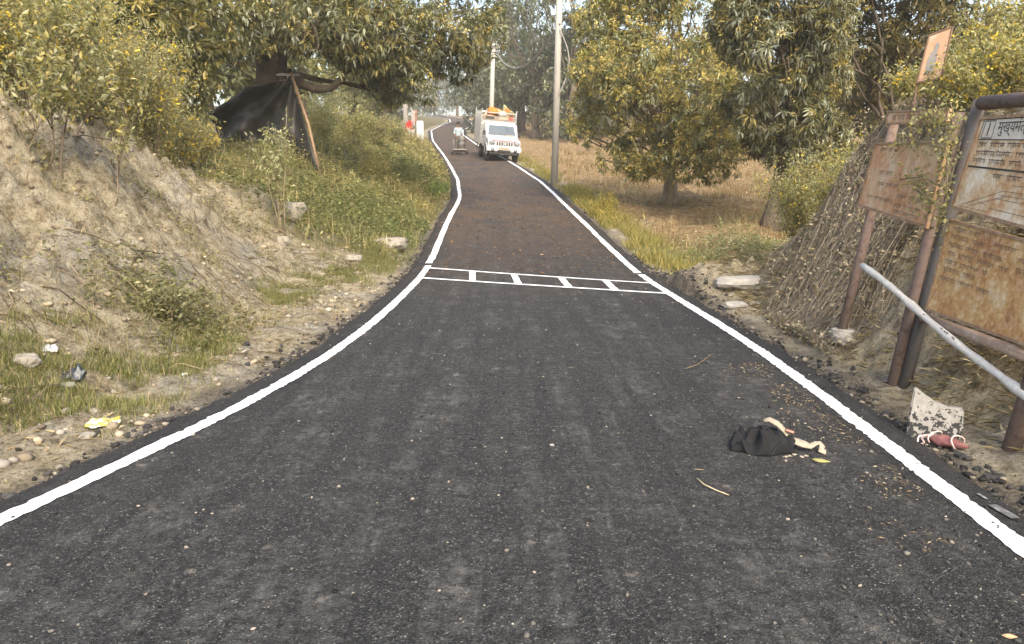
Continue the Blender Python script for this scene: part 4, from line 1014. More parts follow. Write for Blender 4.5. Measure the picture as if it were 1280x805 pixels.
# ================================================================== POLES AND WIRE
def util_pole(px, py, Y, H, r0, r1, label, lean=(0, 0)):
    b = at(px, py, Y); b[2] = gz(b[0], Y) if Y > 3 else b[2]
    o = empty('utility_pole', b); tag(o, label, 'pole')
    MB().tube([(0, 0, -.5), (lean[0] * .5, lean[1] * .5, H * .5), (lean[0], lean[1], H)], [r0, (r0 + r1) / 2, r1], 12).build('shaft', M_POLE, o, True)
    MB().box(lean[0] - .28, lean[0] + .28, lean[1] - .17, lean[1] - .11, H - .35, H - .29).build('cross_arm', M_RUST, o)
    for s in (-1, 1):
        MB().lathe([(.02, 0), (.045, .02), (.03, .05), (.045, .08), (.02, .11)], 10, c=(lean[0] + .24 * s, lean[1] - .14, H - .29)).build('insulator', M_CONC, o, True)
    return o, b, b + np.array([lean[0], lean[1] - .14, H - .2])
P1, pb1, pt1 = util_pole(692.5, 231, 28.3, 10.5, .135, .10, 'thick grey concrete utility pole beside the road below the mango', (.2, 0))
h2 = at(613, 180, 57); P2, pb2, pt2 = util_pole(613, 180, 57, 6.9, .19, .14, 'slim white utility pole standing behind the pickup', (.25, 0))
m_wire = mat('grey_cable', (.30, .28, .25), (.24, .22, .2), scale=5, rough=.7, bumps=0)
n = 26
e1 = pb1 + np.array([.15, -.2, 5.6])
w = MB().tube([pt2 + (e1 - pt2) * t - np.array([0, 0, 1.5 * 4 * t * (1 - t)]) for t in np.linspace(0, 1, n)], [.035] * n, 5).build('overhead_cable', m_wire)
tag(w, 'sagging grey cable hung between the two utility poles', 'cable')
lp = [pb1 + np.array([.14 + .34 * math.sin(t * math.pi), -.17, 5.4 - 2.2 * t]) for t in np.linspace(0, 1, 14)]
MB().tube(lp, .022, 6).build('cable_loop', m_wire, P1, off=pb1)

# ================================================================== BLACK SHEET SHELTER
q_br = hit(398, 214); q_tr = at(364, 98, q_br[1] + .55); q_bl = at(282, 192, q_br[1] + .9); q_l = at(262, 143, q_br[1] + 1.2); q_ml = at(306, 112, q_br[1] + .85)
q_bl[2] = min(q_bl[2], gz(q_bl[0], q_bl[1]) + .05)
sh = empty('tarpaulin_shelter', q_br); tag(sh, 'black plastic sheet draped over a leaning pole frame on the bank', 'shelter')
nu, nv = 40, 34
def coons(u, v):
    if u < .45: top = q_l + (q_ml - q_l) * (u / .45)
    else: top = q_ml + (q_tr - q_ml) * ((u - .45) / .55)
    bot = q_bl + (q_br - q_bl) * u
    p_ = top * (1 - v) + bot * v
    sag = math.sin(u * math.pi) * math.sin(v * math.pi)
    fold = .085 * math.sin((u * 9 + v * 4.5 + .6 * math.sin(v * 5)) * 1.7) * (1 - .5 * v) + .05 * math.sin(u * 23 - v * 9) * v
    fan = .15 * math.sin(math.atan2(v + .05, abs(1 - u) + .05) * 13) * (1 - v) ** .5
    return p_ + np.array([.25, -1, .1]) * (fold + fan - .16 * sag) + np.array([0, 0, -.05 * sag])
vs = [coons(i / nu, j / nv) for j in range(nv + 1) for i in range(nu + 1)]
mb = MB().add(vs, [(j * (nu + 1) + i, j * (nu + 1) + i + 1, (j + 1) * (nu + 1) + i + 1, (j + 1) * (nu + 1) + i) for j in range(nv) for i in range(nu)])
M_TARP = mat('black_sheet', (.010, .0098, .0092), (.017, .016, .0145), (.03, .027, .023), scale=3, rough=.5, bumps=.4, bscale=14, bd=.02, spec=.35)
o = mb.build('front_sheet', M_TARP, sh, True, off=q_br); o.modifiers.new('s', 'SOLIDIFY').thickness = .012
back = [np.array([p_[0] - .3, p_[1] + 1.5, 0]) for p_ in (q_l, q_ml, q_tr)]
back = [np.array([b_[0], b_[1], gz(b_[0], b_[1]) - .05]) for b_ in back]
bo = np.array([0, .05, -.02])
mb = MB().add([q_l + bo, q_ml + bo, q_tr + bo] + back, [(0, 1, 4, 3), (1, 2, 5, 4)])
o = mb.build('back_sheet', M_TARP, sh, off=q_br); o.modifiers.new('s', 'SOLIDIFY').thickness = .012
M_POLEB = mat('brown_pole', (.30, .2, .13), (.22, .15, .1), scale=12, rough=.9, bumps=.3)
MB().tube([q_br + np.array([.06, -.03, -.2]), q_br * .5 + q_tr * .5 + np.array([.10, -.03, 0]), q_tr + np.array([.02, -.05, .12])], [.04, .035, .03], 8).build('tent_pole', M_POLEB, sh, True, off=q_br)
MB().tube([q_bl + np.array([-.1, .1, -.2]), q_l + np.array([0, .06, .05])], .03, 8).build('tent_pole', M_POLEB, sh, True, off=q_br)
MB().tube([q_l + np.array([0, .06, .02]), q_ml + np.array([0, .06, .01]), q_tr + np.array([.0, .06, .0])], .025, 8).build('ridge_pole', M_POLEB, sh, True, off=q_br)
fl = [q_tr + np.array(v) for v in ((-.35, -.06, .06), (.12, -.06, .04), (.16, .25, .10), (-.3, .25, .14))]
MB().slab(fl, (0, 0, 1), .03).build('top_plank', M_CONC, sh, off=q_br)

# ================================================================== STONES AND SLABS
def rock(name, P, sx_, sy_, sz_, mat_, label, cat, seed, sink=.35, rot=0, group=None, rough_=.35):
    bm = bmesh.new(); bmesh.ops.create_icosphere(bm, subdivisions=3, radius=1)
    for v in bm.verts:
        c_ = v.co; k = 1 + rough_ * (fbm(np.array([c_.x * 1.4 + seed]), np.array([c_.y * 1.4 + c_.z * 1.9]), 3, seed)[0]) + .12 * vn(np.array([c_.x * 5 + seed]), np.array([c_.z * 5 + c_.y * 3]), seed)[0]
        x_, y_, z_ = c_ * k; z_ = min(z_, .62); v.co = (x_ * sx_, y_ * sy_, z_ * sz_)
    me = bpy.data.meshes.new(name); bm.to_mesh(me); bm.free()
    o = link(name, me, mat_); o.location = (P[0], P[1], P[2] + sz_ * (.62 - sink)); o.rotation_euler = (0, 0, rot)
    tag(o, label, cat, group); return o
rock('stone', hit(488, 309), .30, .34, .20, M_ROCK, 'large pale stone at the foot of the green weeds', 'stone', 3)
rock('stone', hit(441, 326), .15, .16, .10, M_ROCK, 'small grey stone lying next to the large pale stone', 'stone', 5)
rock('stone', hit(354, 304), .10, .10, .12, M_ROCK, 'upright grey stone on the verge below the mound end', 'stone', 7)
rock('stone', hit(362, 268), .30, .3, .22, M_ROCK, 'broad grey rock half buried among the weeds', 'rock', 9)
rock('stone', hit(930, 358), .36, .22, .13, M_CONC, 'flat pale slab lying at the foot of the dirt heap', 'slab', 11, .3)
rock('stone', hit(920, 384), .16, .10, .07, M_CONC, 'small white stone between the dirt heap and the asphalt', 'stone', 13)
rock('stone', hit(1056, 424), .13, .12, .10, M_CONC, 'whitish stone against the foot of the rust-brown board post', 'stone', 15)
rock('stone', hit(80, 484), .075, .06, .03, M_CONC, 'flat grey stone in the verge grass beside the dark plastic bag', 'stone', 17)
rock('stone', hit(108, 546), .05, .045, .025, M_ROCK, 'small tan stone below the yellow and white packet', 'stone', 19)
rock('stone', hit(32, 455), .10, .09, .07, M_ROCK, 'rounded pale clod on the grassy verge under the mound', 'clod', 23)
for i, (px, py, s) in enumerate(((308, 431, .055), (310, 456, .04), (122, 542, .035), (254, 412, .03), (330, 458, .025), (215, 512, .03), (168, 540, .028), (1040, 470, .05), (1200, 572, .05), (1238, 600, .05), (1222, 588, .04), (1075, 490, .045), (1110, 520, .05), (1250, 598, .045))):
    rock('tar_lump', hit(px, py), s * .62, s * .5, s * .55, M_TAR, 'black lump of broken tar on the dusty verge below the mound' if px < 640 else 'black lump of broken tar in the rubble below the boards', 'tar lump', 31 + i, .3, i, 'tar lumps below the mound' if px < 640 else 'tar lumps below the boards', .6)

def litho(name, outline, th, P, rot, tilt, mat_, label, cat):
    """upright broken slab: outline in (x,z), thickness along y"""
    mb = MB().prism(outline, -th / 2, th / 2, 'y')
    o = mb.build(name, mat_, None, bevel=.008); o.location = tuple(P); o.rotation_euler = (tilt, 0, rot); tag(o, label, cat); return o
m, nt, p = nodes('tar_stained_concrete')
cb = ramp(nt, noise(nt, 22, 6, .7), [(.38, (.34, .325, .30)), (.62, (.24, .23, .21))])
tcx = nt.nodes.new('ShaderNodeTexCoord'); sxx = nt.nodes.new('ShaderNodeSeparateXYZ'); nt.links.new(tcx.outputs['Object'], sxx.inputs[0])
hm = nt.nodes.new('ShaderNodeMapRange'); hm.inputs[1].default_value = .26; hm.inputs[2].default_value = 0; hm.inputs[3].default_value = -.10; hm.inputs[4].default_value = .16; nt.links.new(sxx.outputs[2], hm.inputs[0])
sm = nt.nodes.new('ShaderNodeMath'); sm.operation = 'ADD'; nt.links.new(hm.outputs[0], sm.inputs[0]); nt.links.new(noise(nt, 38, 5, .6), sm.inputs[1])
nt.links.new(mixc(nt, ramp(nt, sm.outputs[0], [(.52, 0), (.555, 1)]), cb, (.03, .03, .03)), p.inputs['Base Color']); p.inputs['Roughness'].default_value = .9; bump(nt, p, noise(nt, 60, 4, .7), .5, .004)
sp_ = hit(1166, 548); sp_[2] -= .03
litho('concrete_fragment', [(-.145, 0), (.13, -.01), (.15, .10), (.145, .235), (.06, .235), (.0, .25), (-.06, .285), (-.125, .335), (-.14, .16)], .085, sp_, R(-28), R(-6), m, 'broken upright concrete block splashed with black tar between the boards and the asphalt', 'concrete block')

# ================================================================== LITTER ON ROAD AND VERGE
def ribbon(pts, w, up, th=.004):
    """folded strip along points"""
    vs = []; n = len(pts); pts = [np.asarray(p_, float) for p_ in pts]
    for i in range(n):
        t = pts[min(i + 1, n - 1)] - pts[max(i - 1, 0)]; t /= np.linalg.norm(t); s_ = np.cross(t, np.asarray(up[i] if hasattr(up[0], '__len__') else up, float)); s_ /= np.linalg.norm(s_)
        ww = w[i] if hasattr(w, '__len__') else w; vs += [pts[i] - s_ * ww / 2, pts[i] + s_ * ww / 2]
    return vs, [(2 * i, 2 * i + 1, 2 * i + 3, 2 * i + 2) for i in range(n - 1)]
bp = hit(958, 566); bp[1] += .06; bp[2] = float(road_z(bp[1]))
bag = empty('cloth_bag', bp); tag(bag, 'crumpled black cloth bag with a cream band lying on the asphalt', 'bag')
mb = MB(); nu, nv = 56, 26; vs = []
for j in range(nv + 1):
    for i in range(nu):
        a_ = 2 * math.pi * i / nu; e = (j / nv) * math.pi / 2
        rx, ry_ = .185, .115
        x_ = rx * math.cos(a_) * math.cos(e) ** .6; y_ = ry_ * math.sin(a_) * math.cos(e) ** .6
        hz = (.078 + .03 * math.sin(x_ * 21 + 1.5) + .035 * max(0, x_ / .18)) * math.sin(e) ** .8
        wr_ = .02 - .11 * abs(fbm(np.array([x_ * 13 + 3]), np.array([y_ * 13 + x_ * 5]), 2, 17)[0]) + .022 * math.sin(x_ * 55 + y_ * 26 + 2 * math.sin(y_ * 30)) + .013 * math.sin(y_ * 75 - x_ * 36) + .035 * fbm(np.array([x_ * 15]), np.array([y_ * 15]), 3, 3)[0]
        z_ = max(.001, hz + wr_ * min(1, e * 2.2) * .9)
        x_ += .012 * math.sin(a_ * 7 + e * 4); y_ += .010 * math.sin(a_ * 5 + 1)
        vs.append((x_, y_, z_))
fs = [(j * nu + i, j * nu + (i + 1) % nu, (j + 1) * nu + (i + 1) % nu, (j + 1) * nu + i) for j in range(nv) for i in range(nu)] + [tuple(range(nu))[::-1]]
mb.add(vs, fs)
M_BLKCLOTH = mat('black_cloth', (.006, .0065, .008), (.011, .012, .014), scale=20, rough=.8, bumps=.3, bscale=160, bd=.002, spec=.25)
M_CREAM = mat('cream_cloth', (.36, .32, .25), (.26, .225, .17), scale=40, rough=.9, bumps=.8, bscale=90, bd=.003)
mb.build('sack', M_BLKCLOTH, bag, True)
# a raised corner of the cloth
vs = []
for j in range(9):
    for i in range(13):
        u_, v_ = i / 12, j / 8
        vs.append((-.185 + .10 * u_ + .02 * v_, .02 + .07 * v_, .015 + .085 * math.sin(u_ * 2.6) * (.4 + .6 * v_) + .012 * math.sin(u_ * 14 + v_ * 5)))
MB().add(vs, [(j * 13 + i, j * 13 + i + 1, (j + 1) * 13 + i + 1, (j + 1) * 13 + i) for j in range(8) for i in range(12)]).build('flap', M_BLKCLOTH, bag, True).modifiers.new('s', 'SOLIDIFY').thickness = .006
band = [(.015, .06, .150), (.045, .055, .158), (.085, .035, .140), (.12, .02, .105), (.145, .02, .075), (.165, .01, .052), (.19, -.012, .046), (.22, -.03, .038), (.255, -.04, .03), (.285, -.035, .045), (.305, -.04, .05), (.315, -.055, .035), (.30, -.075, .014), (.325, -.085, .012)]
vs, fs = ribbon(band, [.02, .034, .038, .034, .03, .04, .05, .05, .036, .028, .026, .03, .036, .042], [(0, -.55, .85)] * len(band))
MB().add(vs, fs).build('band', M_CREAM, bag, True).modifiers.new('s', 'SOLIDIFY').thickness = .004
MB().add([(.125, .0, .108), (.165, -.012, .098), (.17, .02, .088), (.13, .035, .1)], [(0, 1, 2, 3)]).build('patch', mat('salmon_cloth', (.46, .22, .16), scale=30, rough=.9, bumps=.2), bag).modifiers.new('s', 'SOLIDIFY').thickness = .012
for k in range(5):
    q_ = (.08 + .03 * k, -.135 + .012 * (k % 3), .006); MB().add([(q_[0] + .012 * math.cos(t + k) * (1 + .4 * math.sin(3 * t)), q_[1] + .008 * math.sin(t + k), q_[2] + .003 * math.sin(2 * t)) for t in np.linspace(0, 6.28, 8)[:-1]], [tuple(range(7))]).build('torn_scrap', M_CREAM, bag).modifiers.new('s', 'SOLIDIFY').thickness = .004

def flat_leaf(P, L, W, rot, col, label):
    n_ = 10; vs = [(0, 0, .006)]
    prof_ = [(i / n_, math.sin(math.pi * (i / n_) ** .8)) for i in range(n_ + 1)]
    vs = [((t - .5) * L, s_ * W * .5 * k, .004 + .012 * (1 - abs(k)) * s_ + .012 * (t - .5) ** 2) for t, s_ in prof_ for k in (-1, 0, 1)]
    fs = [(3 * i + k, 3 * i + k + 1, 3 * i + k + 4, 3 * i + k + 3) for i in range(n_) for k in (0, 1)]
    o = MB().add(vs, fs).build('fallen_leaf', mat('leaf_' + label.split()[0], col, tuple(c * .8 for c in col), scale=30, rough=.6, bumps=.1), None, True); o.modifiers.new('s', 'SOLIDIFY').thickness = .0015
    o.location = (P[0], P[1], float(road_z(P[1]))); o.rotation_euler = (0, 0, rot); tag(o, label, 'leaf')
flat_leaf(hit(1027, 577), .10, .05, R(-25), (.28, .27, .10), 'yellow-green fallen leaf beside the end of the cream band')
flat_leaf(hit(1262, 798), .05, .02, R(-10), (.42, .3, .18), 'tan dry leaf lying alone on the asphalt inside the right line')
def twig(name, px, r_, mat_, label, cat='twig', group=None, lift=.004):
    pts = [hit(*q_) for q_ in px]; b_ = pts[0]
    on = [np.array([p_[0], p_[1], p_[2] + r_ + lift]) for p_ in pts]
    o = MB().tube(on, [r_] + [r_ * .85] * (len(on) - 2) + [r_ * .5], 6).build(name, mat_, None, True, off=b_); o.location = tuple(b_); tag(o, label, cat, group); return o
M_STRAWM = mat('straw', (.50, .42, .28), (.40, .33, .2), scale=30, rough=.8, bumps=.1)
twig('straw_stalk', [(871, 600), (880, 608), (895, 615), (911, 621)], .0045, M_STRAWM, 'bent pale straw stalk lying on the asphalt below the black bag', 'straw')
twig('straw_stalk', [(868, 588), (880, 588.5)], .002, M_STRAWM, 'tiny straight straw just above the bent straw stalk', 'straw')
twig('twig', [(857, 462), (872, 457), (884, 448), (893, 443)], .004, M_DRYSTEM, 'thin brown twig on the asphalt between the black bag and the ladder marking')
for px in ((690, 557),):
    rock('stone', hit_road(*px).tolist() + [0.0], .013, .011, .010, M_CONC, 'single pale pebble in the middle of the asphalt', 'pebble', 61, .3)
# packet on the verge
pk = hit(130, 530)
def crumple(name, P, L, W, H, mat_, label, cat, rot, seed, nn=14, parts=None):
    vs = []
    for j in range(nn + 1):
        for i in range(nn + 1):
            u_, v_ = i / nn - .5, j / nn - .5
            k = (1 - (2 * abs(u_)) ** 4) * (1 - (2 * abs(v_)) ** 4)
            vs.append((u_ * L * (1 + .12 * math.sin(v_ * 7 + seed)), v_ * W * (1 + .12 * math.sin(u_ * 6 + seed * 2)), .006 + H * max(0, k * .55 + .9 * fbm(np.array([u_ * 4.5 + seed]), np.array([v_ * 4.5]), 3, seed)[0])))
    o = MB().add(vs, [(j * (nn + 1) + i, j * (nn + 1) + i + 1, (j + 1) * (nn + 1) + i + 1, (j + 1) * (nn + 1) + i) for j in range(nn) for i in range(nn)]).build(name, mat_, None, True)
    o.modifiers.new('s', 'SOLIDIFY').thickness = .004; o.location = tuple(P); o.rotation_euler = (0, 0, rot); tag(o, label, cat); return o
m, nt, p = nodes('packet_print'); nt.links.new(ramp(nt, noise(nt, 16, 3, .5), [(.42, (.52, .51, .47)), (.48, (.48, .42, .08)), (.60, (.44, .38, .06)), (.66, (.50, .48, .43))]), p.inputs['Base Color']); p.inputs['Roughness'].default_value = .4
crumple('packet', pk, .19, .19, .035, m, 'crumpled yellow and white packet lying on the dusty verge', 'packet', .25, 2)
M_DPLASTIC = mat('dark_plastic', (.012, .015, .018), (.03, .037, .044), (.07, .08, .09), scale=14, rough=.35, bumps=.4, bscale=40, bd=.01, spec=.6)
pd = hit(92, 474); crumple('plastic_bag', pd, .15, .13, .13, M_DPLASTIC, 'crumpled dark blue-grey plastic bag in the verge grass', 'plastic bag', .6, 5)
pd = hit(62, 440); crumple('plastic_scrap', pd, .11, .10, .07, mat('grey_film', (.26, .27, .28), (.36, .36, .36), scale=14, rough=.4, bumps=.3), 'grey plastic scrap in the grass above the dark plastic bag', 'scrap', .2, 8)
pd = hit(231, 470); crumple('paper_scrap', pd, .05, .035, .02, mat('white_paper', (.5, .5, .48), (.4, .4, .38), scale=20, rough=.8, bumps=.1), 'tiny white paper scrap on the verge beside the grass', 'scrap', 1, 9)
pd = hit(1022, 420); crumple('plastic_scrap', pd, .16, .10, .05, mat('pale_blue_film', (.50, .56, .60), (.62, .64, .64), scale=14, rough=.4, bumps=.3), 'pale blue plastic scrap at the foot of the rust-brown board', 'scrap', .3, 12)
# maroon bundle with pale cords
rb = hit(1184, 560); cb_ = empty('cloth_bundle', rb, (0, 0, R(-50))); tag(cb_, 'maroon cloth bundle with pale pink cords at the foot of the concrete block', 'cloth bundle')
vs = []; nn = 18
for j in range(nn + 1):
    t = j / nn; rr = .048 * math.sin(math.pi * min(max(t, .04), .96)) ** .6 * (1 - .35 * t)
    for i in range(14):
        a_ = 6.283 * i / 14; k = 1 + .16 * math.sin(a_ * 3 + t * 9) + .1 * math.sin(a_ * 5 - t * 14)
        vs.append(((t - .5) * .22, rr * k * math.cos(a_), .035 + rr * .8 * k * math.sin(a_)))
MB().add(vs, [(j * 14 + i, j * 14 + (i + 1) % 14, (j + 1) * 14 + (i + 1) % 14, (j + 1) * 14 + i) for j in range(nn) for i in range(14)] + [tuple(range(14))[::-1], tuple(range(nn * 14, nn * 14 + 14))]).build('wrap', mat('maroon_cloth', (.15, .055, .055), (.22, .10, .095), scale=25, rough=.85, bumps=.4), cb_, True)
M_PINK = mat('pink_cord', (.62, .48, .46), (.54, .40, .38), scale=30, rough=.85, bumps=.1)
for k in range(2):
    x0 = -.07 + .12 * k
    MB().tube([(x0 + .02 * math.sin(a_ * 1.7 + k), .057 * math.cos(a_), .035 + .05 * math.sin(a_)) for a_ in np.linspace(-.3, 3.4, 10)], .004, 6).build('cord', M_PINK, cb_, True)
for k in range(3):
    MB().tube([(-.10 - .03 * k * t + .02 * math.sin(t * 6 + k), (.02 - .05 * k) * t, .05 * (1 - t) + .012) for t in np.linspace(0, 1.6, 8)], .006, 6).build('cord', M_PINK, cb_, True)

# ================================================================== SAPLINGS AND FALLEN BRANCH ON THE MOUND
def sapling(px, py, topx, topy, r_, nl, label, lean=.0, L=.075):
    b = hit(px, py); t_ = at(topx, topy, b[1] - .15); root = empty('sapling', b); tag(root, label, 'sapling', None)
    mb = MB(); pts = [np.array([0, 0, -.1])] + [(t_ - b) * t + np.array([.05 * math.sin(t * 5 + px), .04 * math.sin(t * 4), -.06 * math.sin(t * math.pi) * lean]) for t in np.linspace(.08, 1, 9)]
    mb.tube(pts, [r_ * (1 - .75 * t) for t in np.linspace(0, 1, 10)], 6); tips = []
    for k in range(11):
        s_ = pts[random.randint(3, 9)]; a_ = random.uniform(0, 6.28); l_ = random.uniform(.3, .8); e = s_ + np.array([math.cos(a_) * l_ * .55, math.sin(a_) * l_ * .55, l_])
        mb.tube([s_, (s_ + e) / 2 + unit(1)[0] * .04, e], [r_ * .4, r_ * .28, r_ * .1], 4); tips.append((s_, e))
    mb.build('stem', M_DRYSTEM, root, True)
    k = RNG.integers(0, len(tips), nl); tt = RNG.uniform(.25, 1.05, nl)[:, None]; A_ = np.array([t[0] for t in tips])[k]; B_ = np.array([t[1] for t in tips])[k]
    P = A_ + (B_ - A_) * tt + RNG.normal(size=(nl, 3)) * .04; ll = L * RNG.uniform(.6, 1.3, nl)
    V, T, C = leaves(P, unit(nl), ll, ll * .4, pick(PAL_OLIVE, nl, .2), True, .9)
    link('foliage', np_mesh('foliage', V, T, C), M_SMALL, root)
sapling(79, 222, 88, 60, .014, 900, 'straight bare-stemmed sapling with the thickest stem on the mound')
sapling(58, 205, 72, 50, .011, 700, 'crooked sapling growing close beside the straightest one on the mound', .8)
sapling(140, 255, 160, 150, .010, 380, 'short slim sapling low on the mound face')
sapling(37, 195, 36, 120, .008, 260, 'thin short sapling left of the crooked one on the mound')
sapling(98, 180, 118, 110, .009, 420, 'slender sapling with sparse leaves at the mound crest')
s0 = hit(352, 292); bush('sapling', s0, 2.2, .6, 5, 620, .085, [(.30, .30, .17), (.24, .25, .12), (.36, .35, .22), (.19, .20, .09)], 'pale leafy sapling in front of the black sheet', cat='sapling', low=.62)
twig('dry_branch', [(66, 290), (92, 293), (118, 300), (145, 312), (172, 318), (200, 322)], .014, M_DRYSTEM, 'dark curved dry branch lying on the mound face', 'branch', lift=.03)
twig('dry_branch', [(75, 181), (105, 180), (140, 182), (172, 186)], .012, M_DRYSTEM, 'thin level dry branch across the mound behind the saplings', 'branch', lift=.06)
twig('dry_branch', [(210, 294), (240, 290), (258, 275), (268, 258)], .008, M_DRYSTEM, 'arched dry twig at the right end of the mound', 'branch', lift=.05)
for px_, py_, Yb, H_, rd, n_, pal_, lab in ((410, 190, 24, 1.7, .8, 2600, PAL_PALE, 'pale tall bush right of the black sheet'), (445, 185, 27, 1.9, .9, 2600, PAL_PALE, 'pale tall bush in the middle of the left bank'),
        (478, 180, 30, 1.9, 1.0, 2600, PAL_OLIVE, 'olive bush on the bank below the grey pillar'), (420, 175, 31, 2.6, 1.3, 3200, [(.17, .19, .10), (.22, .235, .13), (.14, .16, .08)], 'tall grey-green bush behind the pale bushes of the left bank'),
        (500, 172, 36, 1.5, .9, 2200, PAL_OLIVE, 'rounded yellow-olive bush near the red cloth'), (545, 248, 22.5, .75, .5, 2200, [(.13, .19, .05), (.17, .23, .07), (.11, .15, .045)], 'bright green leafy bush at the asphalt edge'),
        (525, 225, 26, .8, .6, 1900, PAL_OLIVE, 'low yellowish bush just above the bright green one'), (470, 232, 21, .7, .6, 1900, [(.24, .22, .08), (.30, .26, .10), (.2, .2, .09)], 'low straw-yellow bush half way up the weedy bank'),
        (755, 262, 20.5, .6, .45, 1700, [(.26, .23, .06), (.34, .28, .07), (.2, .19, .06)], 'small yellow bush on the right verge below the utility pole'), (200, 392, 6.9, .35, .3, 900, [(.16, .165, .085), (.21, .205, .12), (.25, .235, .14), (.13, .13, .065)], 'grey-green bush at the foot of the bare mound')):
    xb = (px_ - 640) / 950 * Yb; bush('shrub', (xb, Yb, gz(xb, Yb)), H_, rd, 10, n_, .06 * max(1, Yb / 22), pal_, lab, ratio=.42, stem_r=.01, low=.1)
# leafy creeper over the rust-brown board
cr = empty('creeper', plane_pt(1180, 286, A1, nA) + nA * .03); offc = parent_loc(cr); tag(cr, 'leafy creeper trailing over the right edge of the rust-brown board', 'creeper')
mb = MB(); tips = []
for pts_ in ([(1186, 300), (1190, 240), (1196, 190), (1190, 150)], [(1190, 240), (1165, 222), (1135, 226)], [(1196, 190), (1160, 178), (1125, 184)], [(1190, 150), (1165, 146), (1150, 160)], [(1188, 270), (1172, 250), (1150, 238)], [(1192, 200), (1205, 160), (1200, 130)]):
    P = [plane_pt(*q_, A1, nA) + nA * random.uniform(.03, .07) for q_ in pts_]; mb.tube(P, .005, 5)
    for i in range(len(P) - 1): tips.append((P[i], P[i + 1]))
mb.build('stem', M_STEM, cr, True, off=offc)
nl = 1000; k = RNG.integers(0, len(tips), nl); tt = RNG.uniform(0, 1, nl)[:, None]; A_ = np.array([t[0] for t in tips])[k]; B_ = np.array([t[1] for t in tips])[k]
P = A_ + (B_ - A_) * tt + RNG.normal(size=(nl, 3)) * np.array([.02, .05, .05]) + nA * .01; ll = .036 * RNG.uniform(.5, 1.3, nl)
V, T, C = leaves(P - offc, unit(nl), ll, ll * .55, pick(PAL_PALE + [(.16, .165, .09)], nl, .2), True, .9)
link('foliage', np_mesh('foliage', V, T, C), M_SMALL, cr)
# ================================================================== PICKUP
def paint(name, c, rough=.3, metal=0, coat=.4, dirt=.25):
    m, nt, p = nodes(name); n_ = ramp(nt, noise(nt, 3.5, 8, .7), [(.40, 0), (.75, dirt)])
    nt.links.new(mixc(nt, n_, c, (.34, .28, .2)), p.inputs['Base Color']); p.inputs['Roughness'].default_value = rough; p.inputs['Metallic'].default_value = metal
    p.inputs['Coat Weight'].default_value = coat; return m
M_WHITE = paint('white_car_paint', (.50, .51, .525), dirt=.1); M_BLK = paint('black_plastic', (.02, .02, .021), .6, 0, 0, .15); M_TYRE = paint('rubber', (.022, .021, .02), .85, 0, 0, .35)
M_SILV = paint('silver_rim', (.45, .45, .46), .4, .6, 0); M_LAMP = paint('lamp_glass', (.30, .32, .33), .12, .3, 1, .1); M_GLASS = paint('windscreen_glass', (.06, .08, .095), .06, 0, 1, .12)
M_CAGE = paint('grey_white_rail', (.38, .38, .37), .6, 0, 0, .2); M_PLAT = paint('plate_cream', (.30, .26, .18), .5, 0, 0, .3); M_RED = paint('red_trim', (.45, .06, .05), .4, 0, 0, .1)
M_ORANGE = mat('orange_cloth', (.50, .17, .03), (.42, .13, .02), (.55, .25, .06), scale=5, rough=.85, bumps=.5, bscale=12, bd=.03)
fr_w = at(626, 199.5, 39.0) - np.array([0, 0, .095])
ya = Vector((-.41, 2.57, .27)).normalized(); xa = Vector((.985, .16, -.07)); xa = (xa - ya * xa.dot(ya)).normalized(); za = xa.cross(ya)
TM = Matrix((xa, ya, za)).transposed()
truck = empty('pickup_truck', fr_w, TM.to_euler()); tag(truck, 'white pickup truck with a high railed cargo bed driving along the road', 'pickup truck')
def hp_(mb, name, m_, par=truck, sm=False, bv=0): return mb.build(name, m_, par, sm, bv)
# y runs rearward; front axle y=0, wheel radius .36
cab = MB().prism([(-.70, .55), (-.72, .80), (-.70, 1.0), (-.60, 1.08), (.30, 1.20), (.78, 1.74), (.95, 1.82), (1.6, 1.84), (1.72, 1.78), (1.74, .62), (.45, .62), (.40, .78), (.25, .86), (-.25, .86), (-.40, .78), (-.46, .55)], -.80, .80)
body = hp_(cab, 'cab', M_WHITE, bv=.035)
hp_(MB().prism([(-.64, 1.075), (.28, 1.197), (.30, 1.235), (-.55, 1.115)], -.56, .56), 'bonnet', M_WHITE, bv=.012)
ws = MB().add([(-.70, .335, 1.262), (.70, .335, 1.262), (.63, .748, 1.725), (-.63, .748, 1.725), (-.70, .35, 1.24), (.70, .35, 1.24), (.63, .77, 1.71), (-.63, .77, 1.71)], [(0, 1, 2, 3), (7, 6, 5, 4), (0, 4, 5, 1), (1, 5, 6, 2), (2, 6, 7, 3), (3, 7, 4, 0)])
wsc = hp_(ws, 'windscreen', M_GLASS)
for s in (-.25, .3): hp_(MB().tube([(s, .32, 1.252), (s + .3, .42, 1.365)], .009, 5), 'wiper', M_BLK, wsc)
hp_(MB().add([(.2, .325, 1.272), (.60, .325, 1.272), (.60, .352, 1.303), (.2, .352, 1.303)], [(0, 1, 2, 3)]), 'windscreen_sticker', M_PLAT, wsc)
